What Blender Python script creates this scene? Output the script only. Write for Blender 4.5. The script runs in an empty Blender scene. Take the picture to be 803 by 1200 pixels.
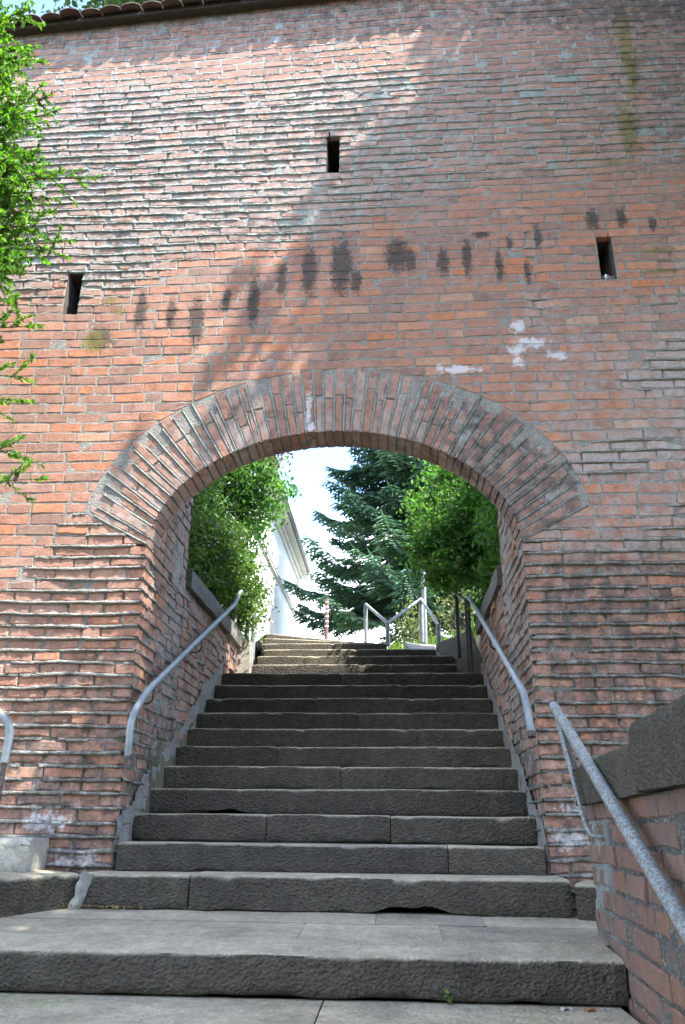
import bpy, math, random
import numpy as np
from mathutils import Vector, Matrix

random.seed(7)
RNG = np.random.default_rng(11)
scene = bpy.context.scene
COL = scene.collection

# ------------------------------------------------------------------ camera
CAM_POS = (0.4, -5.1, 1.6)
PITCH, YAW, ROLL = 22.0, 3.7, 0.6
cam_data = bpy.data.cameras.new('camera')
cam_data.sensor_fit = 'VERTICAL'
cam_data.sensor_height = 23.6
cam_data.lens = 18.0
cam_data.clip_end = 3000
cam = bpy.data.objects.new('camera', cam_data)
COL.objects.link(cam)
_p, _y, _r = (math.radians(a) for a in (PITCH, YAW, ROLL))
fw = Vector((-math.sin(_y)*math.cos(_p), math.cos(_y)*math.cos(_p), math.sin(_p)))
rt = Vector((math.cos(_y), math.sin(_y), 0))
up = rt.cross(fw)
rt2 = math.cos(_r)*rt + math.sin(_r)*up
up2 = -math.sin(_r)*rt + math.cos(_r)*up
M = Matrix((rt2, up2, -fw)).transposed().to_4x4()
M.translation = Vector(CAM_POS)
cam.matrix_world = M
scene.camera = cam

# ------------------------------------------------------------------ sky, sun, exposure
SUN = Vector((0.455, -0.25, 0.853)).normalized()
world = bpy.data.worlds.new('World')
scene.world = world
world.use_nodes = True
wn, wl = world.node_tree.nodes, world.node_tree.links
bg = wn['Background']
sky = wn.new('ShaderNodeTexSky')
sky.sky_type = 'NISHITA'
sky.sun_disc = False
sky.sun_elevation = math.asin(SUN.z)
sky.sun_rotation = math.atan2(SUN.x, SUN.y)
sky.air_density = 0.65
sky.dust_density = 0.15
sky.ozone_density = 1.5
# drifting white cumulus over the whole sky
tc = wn.new('ShaderNodeTexCoord')
mp = wn.new('ShaderNodeMapping'); mp.inputs['Scale'].default_value = (1.0, 1.0, 2.2)
mp.inputs['Location'].default_value = (11.69, 6.66, 0.1)
nz = wn.new('ShaderNodeTexNoise')
nz.inputs['Scale'].default_value = 2.6
nz.inputs['Detail'].default_value = 6
nz.inputs['Roughness'].default_value = 0.55
rampc = wn.new('ShaderNodeValToRGB')
rampc.color_ramp.elements[0].position = 0.50
rampc.color_ramp.elements[1].position = 0.64
mixc = wn.new('ShaderNodeMix'); mixc.data_type = 'RGBA'
mixc.inputs['B'].default_value = (8.0, 8.2, 8.4, 1)
wl.new(tc.outputs['Generated'], mp.inputs['Vector'])
wl.new(mp.outputs['Vector'], nz.inputs['Vector'])
wl.new(nz.outputs['Fac'], rampc.inputs['Fac'])
wl.new(rampc.outputs['Color'], mixc.inputs['Factor'])
wl.new(sky.outputs['Color'], mixc.inputs['A'])
wl.new(mixc.outputs['Result'], bg.inputs['Color'])
bg.inputs['Strength'].default_value = 0.15

sun_l = bpy.data.lights.new('sun', 'SUN')
sun_l.energy = 2.5
sun_l.angle = math.radians(0.53)
sun_l.color = (1.0, 0.95, 0.87)
sun_o = bpy.data.objects.new('sun', sun_l)
COL.objects.link(sun_o)
sun_o.rotation_euler = SUN.to_track_quat('Z', 'Y').to_euler()
sun_o.location = (6, -4, 14)

vs = scene.view_settings
vs.view_transform = 'Standard'
vs.look = 'None'
vs.gamma = 1.0
vs.use_curve_mapping = False
vs.exposure = 2.95

scene.cycles.max_bounces = 8
scene.cycles.transparent_max_bounces = 8

# ------------------------------------------------------------------ numeric helpers
def _hash(ix, iy, s):
    h = (ix*374761393 + iy*668265263 + s*1442695041) & 0xFFFFFFFF
    h = ((h ^ (h >> 13))*1274126177) & 0xFFFFFFFF
    return ((h ^ (h >> 16)) & 0xFFFF)/65535.0

def vnoise(x, y, s=0):
    x = np.asarray(x, float); y = np.asarray(y, float)
    xi = np.floor(x).astype(np.int64); yi = np.floor(y).astype(np.int64)
    fx = x-xi; fy = y-yi
    fx = fx*fx*(3-2*fx); fy = fy*fy*(3-2*fy)
    a = _hash(xi, yi, s); b = _hash(xi+1, yi, s); c = _hash(xi, yi+1, s); d = _hash(xi+1, yi+1, s)
    return (a*(1-fx)+b*fx)*(1-fy)+(c*(1-fx)+d*fx)*fy

def fbm(x, y, s=0, o=3):
    v = 0; a = 0.5; t = 0
    for i in range(o):
        v = v + a*vnoise(np.asarray(x)*2**i, np.asarray(y)*2**i, s+i*17); t += a; a *= 0.5
    return v/t

def sstep(a, b, x):
    t = np.clip((np.asarray(x, float)-a)/(b-a), 0, 1)
    return t*t*(3-2*t)

# ------------------------------------------------------------------ object helpers
def mesh_np(name, verts, faces, mat=None, smooth=True, attrs=None):
    me = bpy.data.meshes.new(name)
    verts = np.asarray(verts, dtype=np.float32)
    me.from_pydata(verts.tolist() if len(verts) < 200 else [], [], faces if len(verts) < 200 else [])
    if len(verts) >= 200:
        fa = np.asarray(faces, dtype=np.int32)
        nf, k = fa.shape
        me.vertices.add(len(verts)); me.vertices.foreach_set('co', verts.ravel())
        me.loops.add(nf*k); me.loops.foreach_set('vertex_index', fa.ravel())
        me.polygons.add(nf)
        me.polygons.foreach_set('loop_start', np.arange(0, nf*k, k, dtype=np.int32))
        me.polygons.foreach_set('loop_total', np.full(nf, k, dtype=np.int32))
        me.update(calc_edges=True)
    me.polygons.foreach_set('use_smooth', np.full(len(me.polygons), bool(smooth)))
    if attrs:
        for an, av in attrs.items():
            at = me.attributes.new(an, 'FLOAT_COLOR', 'POINT')
            at.data.foreach_set('color', np.asarray(av, dtype=np.float32).ravel())
    if mat: me.materials.append(mat)
    me.validate()
    return me

def obj(name, me, parent=None, loc=None):
    o = bpy.data.objects.new(name, me)
    COL.objects.link(o)
    if parent: o.parent = parent
    if loc is not None: o.location = loc
    return o

def tag(o, label=None, cat=None, group=None, kind=None):
    if label: o['label'] = label
    if cat: o['category'] = cat
    if group: o['group'] = group
    if kind: o['kind'] = kind
    return o

def empty(name, loc=(0, 0, 0), label=None, cat=None, group=None, kind=None):
    o = bpy.data.objects.new(name, None)
    o.empty_display_size = 0.1
    COL.objects.link(o); o.location = loc
    return tag(o, label, cat, group, kind)

class MB:
    """collects geometry with mixed quads/tris; all stored as lists"""
    def __init__(s): s.v = []; s.f = []; s.n = 0
    def add(s, v, f):
        v = np.asarray(v, float); s.v.append(v)
        s.f.extend([tuple(int(i)+s.n for i in q) for q in f]); s.n += len(v); return s
    def box(s, x0, x1, y0, y1, z0, z1):
        v = [(x, y, z) for z in (z0, z1) for y in (y0, y1) for x in (x0, x1)]
        return s.add(v, [(0, 2, 3, 1), (4, 5, 7, 6), (0, 1, 5, 4), (2, 6, 7, 3), (0, 4, 6, 2), (1, 3, 7, 5)])
    def tube(s, pts, rad, k=10, cap=True):
        pts = [Vector(p) for p in pts]
        if not hasattr(rad, '__len__'): rad = [rad]*len(pts)
        vs_ = []; prev = None
        for i, p in enumerate(pts):
            t = (pts[min(i+1, len(pts)-1)]-pts[max(i-1, 0)]).normalized()
            if prev is None:
                a = t.orthogonal().normalized()
            else:
                a = (prev - t*prev.dot(t)).normalized()
            prev = a; b = t.cross(a)
            for j in range(k):
                an = 2*math.pi*j/k
                vs_.append(p+(a*math.cos(an)+b*math.sin(an))*rad[i])
        f = []
        for i in range(len(pts)-1):
            for j in range(k):
                f.append((i*k+j, i*k+(j+1) % k, (i+1)*k+(j+1) % k, (i+1)*k+j))
        if cap:
            f.append(tuple(reversed(range(k)))); f.append(tuple((len(pts)-1)*k+j for j in range(k)))
        return s.add([tuple(v) for v in vs_], f)
    def mesh(s, name, mat, smooth=False, origin=(0, 0, 0)):
        me = bpy.data.meshes.new(name)
        v = np.concatenate(s.v)-np.asarray(origin)
        me.from_pydata(v.tolist(), [], s.f)
        me.materials.append(mat)
        me.polygons.foreach_set('use_smooth', np.full(len(me.polygons), bool(smooth)))
        me.update()
        return me
    def build(s, name, mat, parent=None, smooth=False, origin=(0, 0, 0)):
        o = obj(name, s.mesh(name, mat, smooth, origin), parent)
        o.location = origin
        return o

def smooth_by_angle(o, deg=40):
    me = o.data
    me.polygons.foreach_set('use_smooth', np.ones(len(me.polygons), dtype=bool))
    try: me.set_sharp_from_angle(angle=math.radians(deg))
    except Exception: pass
    return o

def bend(pts, r=0.06, n=5):
    """round the inner corners of a polyline"""
    pts = [Vector(p) for p in pts]; out = [pts[0]]
    for i in range(1, len(pts)-1):
        a, b, c = pts[i-1], pts[i], pts[i+1]
        d1 = (a-b); d2 = (c-b); rr = min(r, d1.length*0.45, d2.length*0.45)
        p0 = b+d1.normalized()*rr; p2 = b+d2.normalized()*rr
        for k in range(n+1):
            t = k/n; out.append(p0*(1-t)**2+b*2*t*(1-t)+p2*t*t)
    out.append(pts[-1]); return out

# ------------------------------------------------------------------ materials
def new_mat(name):
    m = bpy.data.materials.new(name); m.use_nodes = True
    nt = m.node_tree
    return m, nt, nt.nodes['Principled BSDF']

class NT:
    def __init__(s, nt): s.nt = nt; s.n = nt.nodes; s.l = nt.links
    def node(s, t, **kw):
        o = s.n.new(t)
        for k, v in kw.items(): setattr(o, k, v)
        return o
    def put(s, sock, v):
        if isinstance(v, bpy.types.NodeSocket): s.l.new(v, sock)
        else: sock.default_value = v
    def attr(s, name):
        a = s.node('ShaderNodeAttribute', attribute_name=name)
        sp = s.node('ShaderNodeSeparateColor'); s.l.new(a.outputs['Color'], sp.inputs['Color'])
        return sp.outputs[0], sp.outputs[1], sp.outputs[2], a.outputs['Alpha']
    def pos(s): return s.node('ShaderNodeNewGeometry').outputs['Position']
    def noise(s, scale, detail=4, rough=0.55, vec=None, out='Fac', dist=0.0):
        o = s.node('ShaderNodeTexNoise')
        o.inputs['Scale'].default_value = scale; o.inputs['Detail'].default_value = detail
        o.inputs['Roughness'].default_value = rough; o.inputs['Distortion'].default_value = dist
        if vec is not None: s.l.new(vec, o.inputs['Vector'])
        return o.outputs[out]
    def voro(s, scale, vec=None, feature='F1', out='Distance'):
        o = s.node('ShaderNodeTexVoronoi', feature=feature); o.inputs['Scale'].default_value = scale
        if vec is not None: s.l.new(vec, o.inputs['Vector'])
        return o.outputs[out]
    def mapping(s, vec, scale=(1, 1, 1), rot=(0, 0, 0)):
        o = s.node('ShaderNodeMapping'); s.l.new(vec, o.inputs['Vector'])
        o.inputs['Scale'].default_value = scale; o.inputs['Rotation'].default_value = rot
        return o.outputs['Vector']
    def math(s, op, a, b=0.0, c=0.0, clamp=False):
        o = s.node('ShaderNodeMath', operation=op); o.use_clamp = clamp
        s.put(o.inputs[0], a); s.put(o.inputs[1], b); s.put(o.inputs[2], c)
        return o.outputs[0]
    def ramp(s, fac, stops, interp='LINEAR'):
        o = s.node('ShaderNodeValToRGB'); o.color_ramp.interpolation = interp
        e = o.color_ramp.elements
        while len(e) < len(stops): e.new(0.5)
        for i, (p, c) in enumerate(stops):
            e[i].position = p; e[i].color = (*c, 1) if len(c) == 3 else c
        s.put(o.inputs['Fac'], fac); return o.outputs['Color']
    def rng(s, v, a, b, c=0.0, d=1.0):
        o = s.node('ShaderNodeMapRange'); s.put(o.inputs[0], v)
        for i, x in enumerate((a, b, c, d)): o.inputs[i+1].default_value = x
        return o.outputs[0]
    def mix(s, fac, a, b, mode='MIX'):
        o = s.node('ShaderNodeMix', data_type='RGBA', blend_type=mode)
        s.put(o.inputs['Factor'], fac)
        for k, v in (('A', a), ('B', b)):
            if isinstance(v, tuple): v = (*v, 1) if len(v) == 3 else v
            s.put(o.inputs[k], v)
        return o.outputs['Result']
    def bump(s, h, strength=0.5, dist=0.01, normal=None):
        o = s.node('ShaderNodeBump'); o.inputs['Strength'].default_value = strength
        o.inputs['Distance'].default_value = dist; s.l.new(h, o.inputs['Height'])
        if normal is not None: s.l.new(normal, o.inputs['Normal'])
        return o.outputs['Normal']

DARK = [(-1.87, 5.17, 0.104, 0.113), (-1.57, 5.43, 0.049, 0.207), (-1.32, 5.39, 0.042, 0.148), (-1.11, 5.31, 0.062, 0.252), (-0.88, 5.51, 0.035, 0.125), (-0.66, 5.51, 0.048, 0.265), (-0.44, 5.69, 0.049, 0.169), (-0.22, 5.77, 0.069, 0.238), (0.04, 5.81, 0.09, 0.282), (0.16, 5.65, 0.041, 0.126), (0.49, 5.9, 0.103, 0.172), (0.6, 5.84, 0.048, 0.128), (0.86, 5.81, 0.048, 0.144), (1.05, 5.85, 0.041, 0.187), (1.3, 5.76, 0.034, 0.168), (1.18, 6.08, 0.075, 0.039), (1.4, 5.99, 0.027, 0.06), (1.63, 6.04, 0.034, 0.112), (2.08, 6.19, 0.054, 0.114), (2.31, 6.2, 0.047, 0.096), (2.55, 6.12, 0.033, 0.078), (1.52, 5.68, 0.027, 0.124)]
WHITE = [(1.41, 5.18, 0.058, 0.047), (1.49, 5.03, 0.109, 0.038), (1.38, 4.97, 0.07, 0.034), (1.67, 4.92, 0.063, 0.034), (1.38, 4.86, 0.032, 0.045), (0.95, 4.81, 0.121, 0.034), (0.79, 4.83, 0.038, 0.023), (-0.19, 4.48, 0.019, 0.167), (-0.17, 4.35, 0.029, 0.043), (1.45, 1.55, 0.10, 0.05), (1.5, 1.72, 0.08, 0.04), (-1.55, 1.42, 0.12, 0.05), (-1.75, 1.62, 0.12, 0.05)]
def spots(t, P, L, grow):
    """distance field (0 at the centre, 1 at the rim) to a list of elliptical stains on the gate wall"""
    d = None
    for (x, z, rx, rz_) in L:
        sx, sz = 1/(rx*grow), 1/(rz_*grow)
        v = t.node('ShaderNodeVectorMath', operation='MULTIPLY_ADD'); t.l.new(P, v.inputs[0])
        v.inputs[1].default_value = (sx, 1.5, sz); v.inputs[2].default_value = (-x*sx, 0, -z*sz)
        l = t.node('ShaderNodeVectorMath', operation='LENGTH'); t.l.new(v.outputs[0], l.inputs[0])
        d = l.outputs['Value'] if d is None else t.math('MINIMUM', d, l.outputs['Value'])
    return d
def stains(t, col, P):
    """drips and bloom on the gate wall; attribute cb = (-, -, moss, grime)"""
    dk, wh, ms, gr = t.attr('cb')
    nf = t.noise(22, 6, 0.72, P); nf2 = t.noise(55, 4, 0.7, P)
    Pd = t.node('ShaderNodeVectorMath', operation='MULTIPLY_ADD'); t.l.new(t.noise(13, 3, 0.6, P, 'Color'), Pd.inputs[0]); Pd.inputs[1].default_value = (0.07, 0, 0.07); t.l.new(P, Pd.inputs[2])
    sh = t.node('ShaderNodeVectorMath', operation='ADD'); t.l.new(Pd.outputs[0], sh.inputs[0]); sh.inputs[1].default_value = (-0.035, 0, -0.035)
    dd = t.math('SUBTRACT', 1.25, spots(t, sh.outputs[0], DARK, 1.2))
    dd = t.math('ADD', dd, t.math('ADD', t.math('MULTIPLY', t.math('SUBTRACT', nf, 0.5), 1.6), t.math('MULTIPLY', t.math('SUBTRACT', nf2, 0.5), 1.6)))
    col = t.mix(t.math('MULTIPLY', t.rng(dd, 0.28, 0.68), 0.84), col, (0.050, 0.046, 0.042))
    wd = t.math('ADD', t.math('SUBTRACT', 1.2, spots(t, sh.outputs[0], WHITE, 1.35)), t.math('MULTIPLY', t.math('SUBTRACT', nf, 0.5), 3.2))
    wh = t.rng(wd, 0.2, 0.7, 0.0, 1.0)
    m3 = t.rng(t.math('ADD', ms, t.math('MULTIPLY', t.math('SUBTRACT', t.noise(15, 4, 0.6, P), 0.5), 1.2)), 0.35, 0.8)
    col = t.mix(t.math('MULTIPLY', m3, 0.75), col, t.ramp(t.noise(9, 3, 0.5, P), [(0.3, (0.10, 0.095, 0.03)), (0.7, (0.26, 0.21, 0.05))]))
    col = t.mix(t.math('MULTIPLY', wh, 0.85), col, (0.62, 0.60, 0.62))
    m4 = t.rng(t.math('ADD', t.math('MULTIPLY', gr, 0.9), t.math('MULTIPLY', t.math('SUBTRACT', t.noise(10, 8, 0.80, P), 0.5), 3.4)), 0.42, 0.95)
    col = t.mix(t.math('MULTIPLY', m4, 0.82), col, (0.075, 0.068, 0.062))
    return col

def mat_brick(name='brick', dull=0.0):
    m, nt, b = new_mat(name); t = NT(nt); P = t.pos()
    r1, r2, wz, sm = t.attr('ca')      # random, random, weathered zone, lime smear
    col = t.ramp(r1, [(0.0, (0.25, 0.142, 0.108)), (0.18, (0.31, 0.158, 0.112)), (0.40, (0.38, 0.180, 0.122)),
                      (0.60, (0.42, 0.176, 0.098)), (0.76, (0.37, 0.205, 0.155)), (0.90, (0.49, 0.172, 0.074)), (1.0, (0.48, 0.275, 0.18))])
    wcol = t.ramp(r2, [(0.0, (0.26, 0.155, 0.125)), (0.30, (0.36, 0.200, 0.152)), (0.60, (0.41, 0.220, 0.160)), (0.82, (0.35, 0.250, 0.205)), (1.0, (0.45, 0.190, 0.110))])
    col = t.mix(t.math('MULTIPLY', wz, 0.85), col, wcol)
    n1 = t.noise(14, 6, 0.65, P)
    col = t.mix(1.0, col, t.ramp(n1, [(0.25, (0.48, 0.46, 0.46)), (0.45, (0.92, 0.92, 0.92)), (0.58, (1.08, 1.08, 1.08)), (0.78, (1.38, 1.36, 1.34))]), 'MULTIPLY')
    n2 = t.noise(65, 4, 0.7, P)
    col = t.mix(t.rng(n2, 0.59, 0.72, 0, 0.55), col, (0.56, 0.45, 0.39))
    col = t.mix(t.rng(n2, 0.43, 0.30, 0, 0.65), col, (0.11, 0.068, 0.056))
    # lime bloom / smeared mortar on the faces
    n3 = t.noise(9, 7, 0.72, P)
    lm = t.rng(t.math('ADD', t.math('MULTIPLY', sm, 0.42), n3), 0.66, 0.86)
    col = t.mix(t.math('MULTIPLY', lm, 0.72), col, t.ramp(t.noise(40, 3, 0.5, P), [(0.3, (0.26, 0.255, 0.245)), (0.7, (0.48, 0.46, 0.44))]))
    col = t.mix(t.rng(t.noise(2.3, 7, 0.72, P), 0.38, 0.66, 0.02, 0.26), col, t.ramp(t.noise(31, 4, 0.6, P), [(0.3, (0.20, 0.165, 0.145)), (0.7, (0.37, 0.315, 0.28))]))
    col = stains(t, col, P)
    if dull: col = t.mix(dull, col, (0.085, 0.072, 0.060))
    nt.links.new(col, b.inputs['Base Color'])
    b.inputs['Roughness'].default_value = 0.92
    b.inputs['Specular IOR Level'].default_value = 0.25
    h = t.math('ADD', t.math('MULTIPLY', t.noise(60, 5, 0.7, P), 1.0), t.math('MULTIPLY', n3, 0.8))
    h = t.math('ADD', h, t.math('MULTIPLY', t.voro(170, P), 0.35))
    nt.links.new(t.bump(h, 0.9, 0.008), b.inputs['Normal'])
    return m

def mat_mortar(name='mortar', light=1.0):
    m, nt, b = new_mat(name); t = NT(nt); P = t.pos()
    r1, r2, wz, sm = t.attr('ca')
    n1 = t.noise(11, 8, 0.75, P); n2 = t.noise(75, 4, 0.75, P)
    col = t.ramp(n1, [(0.25, (0.15*light, 0.145*light, 0.13*light)), (0.5, (0.255*light, 0.248*light, 0.225*light)), (0.75, (0.38*light, 0.37*light, 0.34*light))])
    col = t.mix(t.math('MULTIPLY', t.math('SUBTRACT', wz, 0.45, clamp=True), 1.5), col, t.ramp(n1, [(0.25, (0.24, 0.275, 0.255)), (0.55, (0.37, 0.41, 0.385)), (0.8, (0.50, 0.53, 0.50))]))
    col = t.mix(t.rng(n2, 0.56, 0.68, 0, 0.7), col, (0.66, 0.65, 0.62))
    col = t.mix(t.rng(n2, 0.43, 0.31, 0, 0.7), col, (0.10, 0.095, 0.085))
    col = t.mix(t.rng(t.noise(6, 5, 0.6, P), 0.58, 0.75, 0, 0.35), col, (0.33, 0.20, 0.15))
    col = stains(t, col, P)
    nt.links.new(col, b.inputs['Base Color'])
    b.inputs['Roughness'].default_value = 0.95
    b.inputs['Specular IOR Level'].default_value = 0.2
    h = t.math('ADD', t.noise(55, 6, 0.75, P), t.math('MULTIPLY', t.voro(110, P), 0.6))
    nt.links.new(t.bump(h, 1.0, 0.012), b.inputs['Normal'])
    return m

def mat_stone(name='stone', base=0.20, tint=(1.0, 0.99, 0.96), moss=0.0, peck=0.8, scale=1.0, tread=0, pk=0):
    m, nt, b = new_mat(name); t = NT(nt); P = t.pos()
    n1 = t.noise(3.5*scale, 6, 0.65, P); n2 = t.noise(26, 5, 0.7, P)
    c = lambda k: tuple(base*k*x for x in tint)
    col = t.ramp(n1, [(0.25, c(0.68)), (0.5, c(1.0)), (0.75, c(1.32))])
    col = t.mix(1.0, col, t.ramp(t.node('ShaderNodeObjectInfo').outputs['Random'], [(0, (0.85, 0.85, 0.87)), (1, (1.15, 1.14, 1.10))]), 'MULTIPLY')
    col = t.mix(1.0, col, t.ramp(n2, [(0.3, (0.72, 0.72, 0.72)), (0.7, (1.25, 1.25, 1.25))]), 'MULTIPLY')
    sp = t.noise(220, 2, 0.6, P)
    col = t.mix(t.rng(sp, 0.6, 0.72, 0, 0.4), col, c(2.2))
    col = t.mix(t.rng(sp, 0.40, 0.30, 0, 0.5), col, c(0.35))
    col = t.mix(t.rng(t.noise(1.6, 6, 0.7, P), 0.55, 0.75, 0, 0.45), col, c(0.5))
    if moss:
        g = t.rng(t.noise(2.2, 6, 0.7, P), 0.62-0.25*moss, 0.85-0.2*moss, 0, 0.75)
        col = t.mix(g, col, t.ramp(n2, [(0.3, (0.035, 0.042, 0.018)), (0.7, (0.10, 0.11, 0.045))]))
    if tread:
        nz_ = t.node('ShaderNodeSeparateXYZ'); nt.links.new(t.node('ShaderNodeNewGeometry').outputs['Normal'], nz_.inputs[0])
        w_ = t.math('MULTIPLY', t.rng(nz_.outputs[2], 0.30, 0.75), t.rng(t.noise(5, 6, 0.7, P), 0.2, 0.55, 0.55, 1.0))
        col = t.mix(w_, col, t.mix(1.0, col, (tread, tread, tread*0.98), 'MULTIPLY'))  # upward faces lightened: worn treads, plus sky light painted into the colour
    nt.links.new(col, b.inputs['Base Color'])
    b.inputs['Roughness'].default_value = 0.85
    b.inputs['Specular IOR Level'].default_value = 0.3
    h = t.math('ADD', t.math('MULTIPLY', t.noise(48, 4, 0.6, t.mapping(P, (1, 1, 1.6), (0, 0.5, 0))), 1.2), t.math('MULTIPLY', t.noise(130, 3, 0.6, P), 0.6))
    h = t.math('ADD', h, t.math('MULTIPLY', n1, 0.6))
    h = t.math('ADD', h, t.math('MULTIPLY', t.voro(52, t.mapping(P, (1, 1, 1.4), (0, 0.6, 0.2))), 0.9*pk))
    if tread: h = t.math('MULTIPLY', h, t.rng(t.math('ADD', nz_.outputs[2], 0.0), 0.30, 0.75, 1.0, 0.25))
    nt.links.new(t.bump(h, peck, 0.03 if pk else 0.02), b.inputs['Normal'])
    return m

def mat_metal(name, base=(0.36, 0.42, 0.46), worn=0.25, metallic=0.55, rough=0.42, rust=(0.16, 0.10, 0.07)):
    m, nt, b = new_mat(name); t = NT(nt); P = t.pos()
    n1 = t.noise(70, 8, 0.8, P)
    col = t.ramp(t.noise(12, 4, 0.6, P), [(0.3, tuple(0.75*x for x in base)), (0.7, tuple(1.15*x for x in base))])
    k = t.rng(n1, 0.66-worn*0.35, 0.70-worn*0.30)
    col = t.mix(k, col, rust)
    nt.links.new(col, b.inputs['Base Color'])
    nt.links.new(t.math('MULTIPLY', t.math('SUBTRACT', 1.0, k), metallic), b.inputs['Metallic'])
    nt.links.new(t.rng(k, 0, 1, rough, 0.85), b.inputs['Roughness'])
    nt.links.new(t.bump(t.math('ADD', n1, t.noise(200, 2, 0.5, P)), 0.25, 0.004), b.inputs['Normal'])
    return m

def mat_plain(name, colr, rough=0.8, var=0.25, scale=6, bump=0.2, metallic=0.0):
    m, nt, b = new_mat(name); t = NT(nt); P = t.pos()
    n = t.noise(scale, 6, 0.65, P)
    lo = tuple(x*(1-var) for x in colr); hi = tuple(min(1, x*(1+var)) for x in colr)
    nt.links.new(t.ramp(n, [(0.3, lo), (0.7, hi)]), b.inputs['Base Color'])
    b.inputs['Roughness'].default_value = rough; b.inputs['Metallic'].default_value = metallic
    nt.links.new(t.bump(t.noise(scale*9, 5, 0.65, P), bump, 0.01), b.inputs['Normal'])
    return m

def mat_leaf(name, stops, trans=0.45, rough=0.5, tmul=(1.3, 1.35, 0.6)):
    m, nt, b = new_mat(name); t = NT(nt)
    r1, r2, r3, r4 = t.attr('ca')
    col = t.ramp(r1, stops)
    col = t.mix(1.0, col, t.ramp(r2, [(0, (0.7, 0.7, 0.7)), (1, (1.3, 1.3, 1.3))]), 'MULTIPLY')
    nt.links.new(col, b.inputs['Base Color'])
    b.inputs['Roughness'].default_value = rough
    b.inputs['Specular IOR Level'].default_value = 0.35
    tr = t.node('ShaderNodeBsdfTranslucent')
    nt.links.new(t.mix(1.0, col, tuple(tmul), 'MULTIPLY'), tr.inputs['Color'])
    mx = t.node('ShaderNodeMixShader'); mx.inputs[0].default_value = trans
    nt.links.new(b.outputs[0], mx.inputs[1]); nt.links.new(tr.outputs[0], mx.inputs[2])
    nt.links.new(mx.outputs[0], nt.nodes['Material Output'].inputs['Surface'])
    return m

M_BRICK = mat_brick('old_brick')
M_BRICKD = mat_brick('shaded_parapet_brick', 0.55)  # parapet copy: dirt and the shade on its face put into the colour
M_MORTAR = mat_mortar('lime_mortar')
M_MORTARD = mat_mortar('shaded_parapet_mortar', 0.45)  # parapet mortar darkened with it, shade put into the colour
M_LINING = mat_plain('shade_dark_lining', (0.075, 0.062, 0.055), 0.95, 0.5, 14, 0.9)  # shade of the loophole recess put into the cheek colour
M_CORE = mat_plain('wall_fill', (0.22, 0.19, 0.17), 0.95)
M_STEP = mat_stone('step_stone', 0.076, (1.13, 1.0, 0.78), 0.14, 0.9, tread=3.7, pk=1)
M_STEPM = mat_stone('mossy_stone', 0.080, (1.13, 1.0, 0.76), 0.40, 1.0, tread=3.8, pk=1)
M_COPE = mat_stone('coping_stone', 0.10, (1.12, 1.0, 0.74), 0.7, 1.0, 2.2, pk=1)
M_COPED = mat_stone('dark_coping_stone', 0.16, (1.0, 0.97, 0.9), 0.3)
M_CONC = mat_stone('pale_concrete', 0.33, (1.0, 0.96, 0.85), 0.2, 0.4)
M_RAIL = mat_metal('painted_pipe', (0.22, 0.255, 0.27), 0.16, 0.3, 0.5)
M_RAILW = mat_metal('worn_pipe', (0.27, 0.33, 0.34), 0.55, 0.25, 0.6, (0.15, 0.125, 0.11))
M_RAILG = mat_metal('galvanised_post', (0.25, 0.27, 0.28), 0.12, 0.3, 0.5)
M_IRON = mat_metal('dark_iron', (0.05, 0.05, 0.05), 0.4, 0.4, 0.6)
M_WOOD = mat_plain('dark_eave_wood', (0.045, 0.032, 0.025), 0.85, 0.4, 18, 0.4)
M_TILE = mat_plain('roof_tile', (0.085, 0.05, 0.042), 0.9, 0.45, 9, 0.5)
M_BARK = mat_plain('bark', (0.085, 0.065, 0.05), 0.95, 0.4, 14, 0.9)
M_TWIG = mat_plain('twig', (0.11, 0.085, 0.055), 0.9, 0.3, 20, 0.4)
M_EARTH = mat_plain('earth', (0.09, 0.085, 0.05), 0.98, 0.45, 2.2, 0.8)
M_PLASTER = mat_plain('white_plaster', (0.86, 0.85, 0.81), 0.9, 0.04, 2.5, 0.1)
M_PLASTER2 = mat_plain('cream_plaster', (0.72, 0.70, 0.64), 0.9, 0.05, 2.5, 0.1)
M_EAVE = mat_plain('grey_eave', (0.34, 0.33, 0.32), 0.8, 0.1, 5, 0.1)
M_PAPER = mat_plain('white_scrap', (0.82, 0.82, 0.80), 0.7, 0.05, 10, 0.1)

# ------------------------------------------------------------------ terrain
def terrain_z(x, y):
    low = np.interp(y, [-400, -4.2, -2.6, -0.3, 0.4], [-0.06, -0.06, 0.55, 1.14, 1.14])
    high = np.interp(y, [0.4, 0.9, 2.2, 4.3, 6.0, 400], [3.28, 3.36, 3.40, 3.74, 3.90, 3.90])
    z = np.where(y < 0.55, low, high)
    # the stairs run in a cutting
    cut = np.interp(y, [-6, -4.2, -1.9, -1.6, 0.0, 3.0, 5.2, 6.2], [-0.1, -0.1, 0.6, 0.7, 1.0, 2.7, 3.35, 3.88])
    inside = (np.abs(x-0.03) < 1.42) & (y > -4.3) & (y < 5.7)
    z = np.where(inside, np.minimum(z, cut), z)
    z = z + (fbm(x*0.9, y*0.9, 5)-0.5)*0.06*(np.abs(y) < 60)
    z = z + np.where((x > 0.35) & (y > 4.3) & (y < 9) & (~inside), sstep(0.3, 1.8, x)*0.18, 0)
    return z
gx = np.concatenate([[-600, -300, -120, -60, -30, -18, -12, -9, -7], np.arange(-5.6, 5.61, 0.14), [7, 9, 12, 18, 30, 60, 120, 300, 600]])
gy = np.concatenate([[-600, -300, -120, -60, -30, -16, -10, -7], np.arange(-5.6, 0.5, 0.14), [0.545, 0.56], np.arange(0.7, 9.1, 0.14), [10, 12, 15, 20, 30, 60, 120, 300, 600]])
GX, GY = np.meshgrid(gx, gy)
GZ = terrain_z(GX, GY)
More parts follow.
